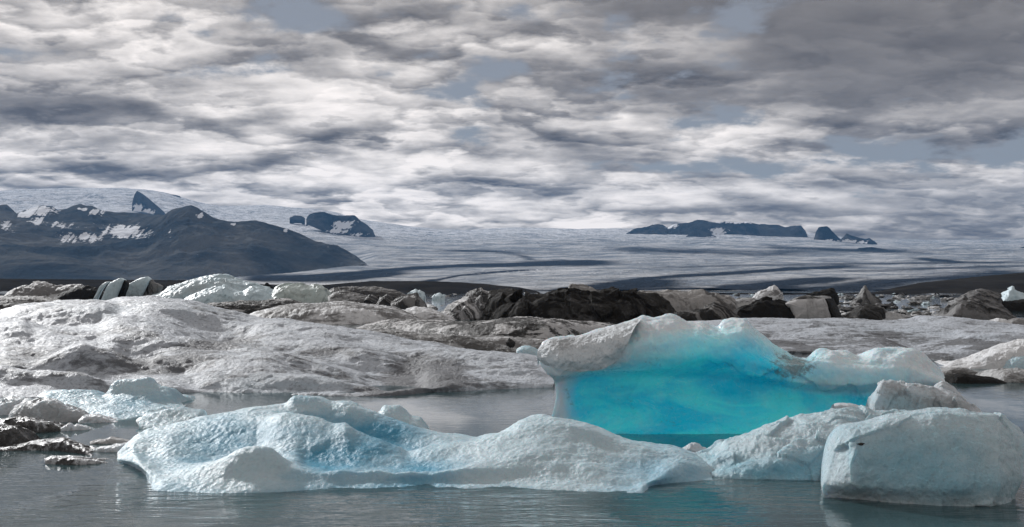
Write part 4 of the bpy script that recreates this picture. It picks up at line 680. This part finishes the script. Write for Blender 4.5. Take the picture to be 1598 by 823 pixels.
 ('iceberg', 'long low black berg with one pale sweeping stripe by the moraine', [(512, 456), (516, 452), (521, 449), (535, 447.5), (549, 447), (562, 447.5), (575, 448), (585, 448), (594, 449), (605, 451), (616, 453.5), (624, 456), (633, 460)], [(512, 471), (633, 471)], 16, 'seam', 0, .06),
 ('ice_floe', 'grey snowy floe under the long low black striped berg', [(512, 463), (520, 457), (532, 454), (545, 455), (560, 458), (575, 462), (590, 468)], [(512, 478), (590, 478)], 10, 'grey', 0, .05),
 ('ice_chunk', 'leftmost of three dark grey boulders of ice in front of the striped berg', [(568, 472), (571, 465), (576, 459.5), (581, 458), (586, 461), (590, 466), (592, 473)], [(568, 480), (592, 480)], 6, 'darkgrey', 0, .12),
 ('ice_chunk', 'middle of three dark grey boulders of ice in front of the striped berg', [(587, 476), (592, 468), (598, 462), (604, 459), (610, 462), (613, 468), (616, 476)], [(587, 482), (616, 482)], 6, 'darkgrey', 0, .12),
 ('iceberg', 'dark wedge of ice with a black pointed right end, right of three boulders', [(610, 474), (616, 468), (622, 464), (628, 461), (636, 460), (645, 458.5), (650, 457), (654, 463), (658, 468), (664, 474)], [(610, 484), (664, 484)], 9, 'dark', 0, .1),
 ('ice_floe', 'bright white sliver of snow lying below the dark pointed wedge', [(632, 472), (640, 469), (650, 470), (662, 473), (676, 477)], [(632, 480), (676, 482)], 5, 'snowy', 0, .03),
 ('iceberg', 'small bluish white spired berg against the dark left shore', [(636, 459), (641, 455), (645, 453), (649, 451.5), (652, 454), (655, 452), (659, 455), (663, 459)], [(636, 468), (663, 468)], 8, 'paleblue', 0, .16),
 ('ice_chunk', 'tiny white crest of ice left of the black and white berg, by the shore', [(674, 463), (680, 460), (686, 458), (690, 460), (694, 463)], [(674, 468), (694, 468)], 6, 'paleblue', 0, .2),
 ('ice_chunk', 'black pointed snag of ice beside the greenish berg', [(412, 444), (416, 441.5), (420, 444), (426, 449), (429, 455)], [(412, 470), (429, 470)], 6, 'black', 0, .08),
]
# two-tone far ice: stained faces in clean bands
def two_tone(name, a, b, axis, sc_, th, size=2.5):
    M[name] = ice_mat(name+'_ice', a, tuple(x*.8 for x in a), blue_n=.5, grain=.9, grain_scale=4, rough=.6, size=size, lump=.7, band=(axis, sc_, th, b, .96), dirt_amt=.8, dirt_th=(.56, .72), dirt_scale=.3, dirt=tuple(x*1.6+.02 for x in b), spec=.3)
two_tone('bw', (.42, .42, .43), (.016, .016, .016), (.9, .3, .45), .62, .48)
two_tone('greyblock', (.22, .215, .21), (.05, .05, .05), (.9, .1, .2), .4, .55)
two_tone('tan', (.27, .265, .26), (.06, .058, .057), (.9, .1, .7), .25, .52)
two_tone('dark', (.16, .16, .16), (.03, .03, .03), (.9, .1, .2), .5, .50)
two_tone('darkgrey', (.14, .14, .143), (.02, .02, .02), (.3, .1, .9), .6, .50)
two_tone('seam', (.26, .26, .26), (.025, .024, .024), (.12, .0, 1.), .42, .46, 4.)
for (nm, lab, sil, base, th, mat, dr, fr_) in MID:
    ridge_berg(nm, sil, base, th, mat, lab, {'iceberg': 'iceberg', 'ice_floe': 'ice floe', 'ice_chunk': 'ice chunk'}[nm], dr, fr_, rough=1.25)

# the black stone on the whitish floe
st = W(797, 535, 61.0); n_ = 700
ph = np.arccos(1-2*(np.arange(n_)+.5)/n_); thv = np.pi*(1+5**.5)*np.arange(n_)
def rock(name, centre, r, mat, seed, sq=(1, 1, 1), nu=28, nv=16, amp=.35, frac=.3, parent=None):
    a, b = np.meshgrid(np.linspace(0, 2*np.pi, nu+1)[:-1], np.linspace(0, np.pi, nv), indexing='xy')
    D = np.stack([np.cos(a)*np.sin(b), np.sin(a)*np.sin(b), np.cos(b)], -1).reshape(-1, 3)
    R = 1+amp*fbm(D*1.3+seed*9.1, 4)+frac*cells(D*1.5+seed*5.3)
    V = D*R[:, None]*r*np.array(sq)
    j, i = np.meshgrid(np.arange(nv-1), np.arange(nu), indexing='ij'); k = (j*nu+i).reshape(-1); k2 = (j*nu+(i+1) % nu).reshape(-1)
    o = new_mesh(name, V+np.array(centre), np.stack([k, k+nu, k2+nu, k2], 1), mat, parent, {'blue': np.zeros(len(V)), 'dirt': np.zeros(len(V))})
    return o
tag(rock('stone', W(797, 536, 57.5), .22, M['stone'], 3, (1.1, 1, .9)), 'black stone sitting on the flat whitish floe', 'stone')

# leaning slabs: an outline extruded along its own depth
def leaning(name, parts, d, thick, lab, lean=(.5, 0)):
    root = empty(name, tuple(W(parts[0][1][0][0], HZ+H*F/d, d)))
    for (nm, poly, mat, off, tk) in parts:
        pts = np.array(poly, float); k = 14
        q = np.concatenate([np.stack([np.linspace(pts[i][0], pts[(i+1) % len(pts)][0], k, endpoint=False), np.linspace(pts[i][1], pts[(i+1) % len(pts)][1], k, endpoint=False)], 1) for i in range(len(pts))])
        c = q.mean(0); rings = []
        for (f, dd) in ((.0, -.06), (.35, -.05), (.7, -.03), (.93, 0.), (1., .06), (1.0, .5), (.97, 1.)):
            r = c+(q-c)*f; w = W(r[:, 0], r[:, 1], np.full(len(r), d+off+dd*tk)); w[:, 0] += lean[0]*max(dd, 0)*tk*.2; rings.append(w)
        V = np.concatenate(rings); n = len(q)
        nz = fbm(V/1.6+2., 4)*.16+cells(V/2.2)*.22; V = V+nz[:, None]*np.array([.6, -.8, .5])
        fc = [(a*n+i, a*n+(i+1) % n, (a+1)*n+(i+1) % n, (a+1)*n+i) for a in range(6) for i in range(n)]
        # outline runs clockwise seen from the front
        o = new_mesh(nm, V, fc, M[mat], root, {'blue': np.zeros(len(V)), 'dirt': np.zeros(len(V))})
    tag(root, lab, 'iceberg')
dS = 250.
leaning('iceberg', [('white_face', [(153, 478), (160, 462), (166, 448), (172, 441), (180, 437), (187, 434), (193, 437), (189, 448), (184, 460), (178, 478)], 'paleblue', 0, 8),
                    ('painted_shade_side', [(178, 478), (184, 460), (189, 448), (193, 437), (197, 441), (196, 448), (191, 461), (186, 478)], 'black', 1.2, 8),  # right face coloured black for the shade on it
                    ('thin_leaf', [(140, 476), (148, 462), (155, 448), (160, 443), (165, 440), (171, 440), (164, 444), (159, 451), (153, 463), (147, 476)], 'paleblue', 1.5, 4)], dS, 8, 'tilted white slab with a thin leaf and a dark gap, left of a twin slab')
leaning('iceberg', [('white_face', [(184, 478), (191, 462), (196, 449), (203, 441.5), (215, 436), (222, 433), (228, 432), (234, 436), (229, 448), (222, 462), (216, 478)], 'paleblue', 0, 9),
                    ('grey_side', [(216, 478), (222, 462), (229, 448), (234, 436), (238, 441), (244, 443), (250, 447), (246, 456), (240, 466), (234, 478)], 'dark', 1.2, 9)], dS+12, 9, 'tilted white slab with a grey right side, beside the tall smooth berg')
leaning('iceberg', [('white_face', [(1229, 506), (1236, 498), (1232, 482), (1227, 472), (1238, 468.5), (1262, 466.5), (1285, 466), (1290, 475), (1295, 488), (1299, 506)], 'slabface', 0, 8),
                    ('painted_shade_side', [(1299, 506), (1295, 488), (1290, 475), (1285, 466), (1289, 466), (1294, 474), (1300, 486), (1309, 499), (1309, 506)], 'black', .8, 8),  # side turned from the sun, its shade given as black colour
                    ('grey_top', [(1227, 472.5), (1233, 468), (1242, 465), (1252, 462.5), (1268, 462), (1281, 462), (1287, 466.5), (1262, 468.5), (1240, 470)], 'grey', .6, 8)] if M.setdefault('slabface', ice_mat('stained_white_ice', (.46, .46, .47), (.36, .38, .40), blue_n=.5, grain=.6, grain_scale=4, dirt_amt=.8, dirt_th=(.55, .7), dirt_scale=.35, dirt=(.1, .095, .09), dirt_stretch=(1.6, 1, .4), size=2.5, lump=.4)) else [], 118., 8,
        'flat topped slab with a white front face and right side painted black for shade')

# ------------------------------------------------------------------ brash ice: six shapes copied across the far lagoon
protos = []
bm_ = [('paleblue', (1.6, 1, .55)), ('snowy', (2.0, 1.2, .42)), ('grey', (1.5, 1, .6)), ('snowy', (2.6, 1.3, .3)), ('darkgrey', (1.5, 1, .6)), ('black', (1.9, 1, .45))]
for k, (mt, sq) in enumerate(bm_):
    o = rock('brash_ice', (0, 0, 0), 1., M[mt], k+11, sq, 30, 18, .55, .7); protos.append(o)
GR = ['white brash ice blocks strewn over the far lagoon', 'white brash ice blocks strewn over the far lagoon', 'grey brash ice blocks strewn over the far lagoon', 'white brash ice blocks strewn over the far lagoon', 'dark brash ice blocks strewn over the far lagoon', 'dark brash ice blocks strewn over the far lagoon']
LB = {'w': 'small white ice block adrift among the far bergs', 'g': 'small grey ice block adrift among the far bergs', 'd': 'small dark ash stained ice block adrift among the far bergs'}
KEY = 'wwgwdd'
spots = []
def strew(n, x0, x1, y0, y1, s0, s1, mix):
    for _ in range(n):
        spots.append((random.uniform(x0, x1), random.uniform(y0, y1), random.uniform(s0, s1), random.choices(range(6), mix)[0]))
strew(64, 1300, 1600, 459.5, 468, 5, 16, (3, 5, 5, 5, 3, 1))
strew(86, 1310, 1490, 466, 497, 8, 26, (1, 5, 7, 6, 4, 2))
strew(20, 640, 760, 459.5, 474, 4, 11, (5, 5, 2, 4, 1, 0))
strew(10, 660, 720, 474, 492, 5, 12, (3, 5, 3, 4, 1, 1))
strew(14, 1140, 1320, 459.5, 464, 4, 9, (4, 4, 2, 2, 1, 1))
strew(9, 770, 900, 457, 459.5, 4, 9, (4, 4, 2, 2, 0, 0))
strew(16, 0, 160, 458, 476, 4, 10, (3, 4, 4, 4, 2, 2))
strew(14, 500, 640, 460, 480, 5, 12, (2, 4, 5, 4, 3, 2))
strew(12, 1400, 1480, 484, 500, 6, 14, (1, 4, 5, 5, 2, 2))
first = set()
for (px, py, wpx, k) in spots:
    d = float(wd(py)); o = protos[k]
    if k in first: o = o.copy(); C.objects.link(o)
    first.add(k)
    p = W(px, py, d); s_ = wpx*d/F/2/bm_[k][1][0]
    o.location = (p[0], d, s_*.12); o.scale = (s_, s_, s_*random.uniform(.5, 1.2)); o.rotation_euler = (random.uniform(-.25, .25), random.uniform(-.3, .3), random.uniform(0, 6.28))
    tag(o, LB[KEY[k]], 'brash ice', GR[k])

sc = bpy.context.scene
sc.view_settings.view_transform = 'Standard'; sc.view_settings.look = 'None'; sc.view_settings.exposure = 0.25; sc.view_settings.gamma = 1
sc.view_settings.use_curve_mapping = False
sc.cycles.use_denoising = True
sc.cycles.max_bounces = 6; sc.cycles.transparent_max_bounces = 6; sc.cycles.volume_bounces = 0
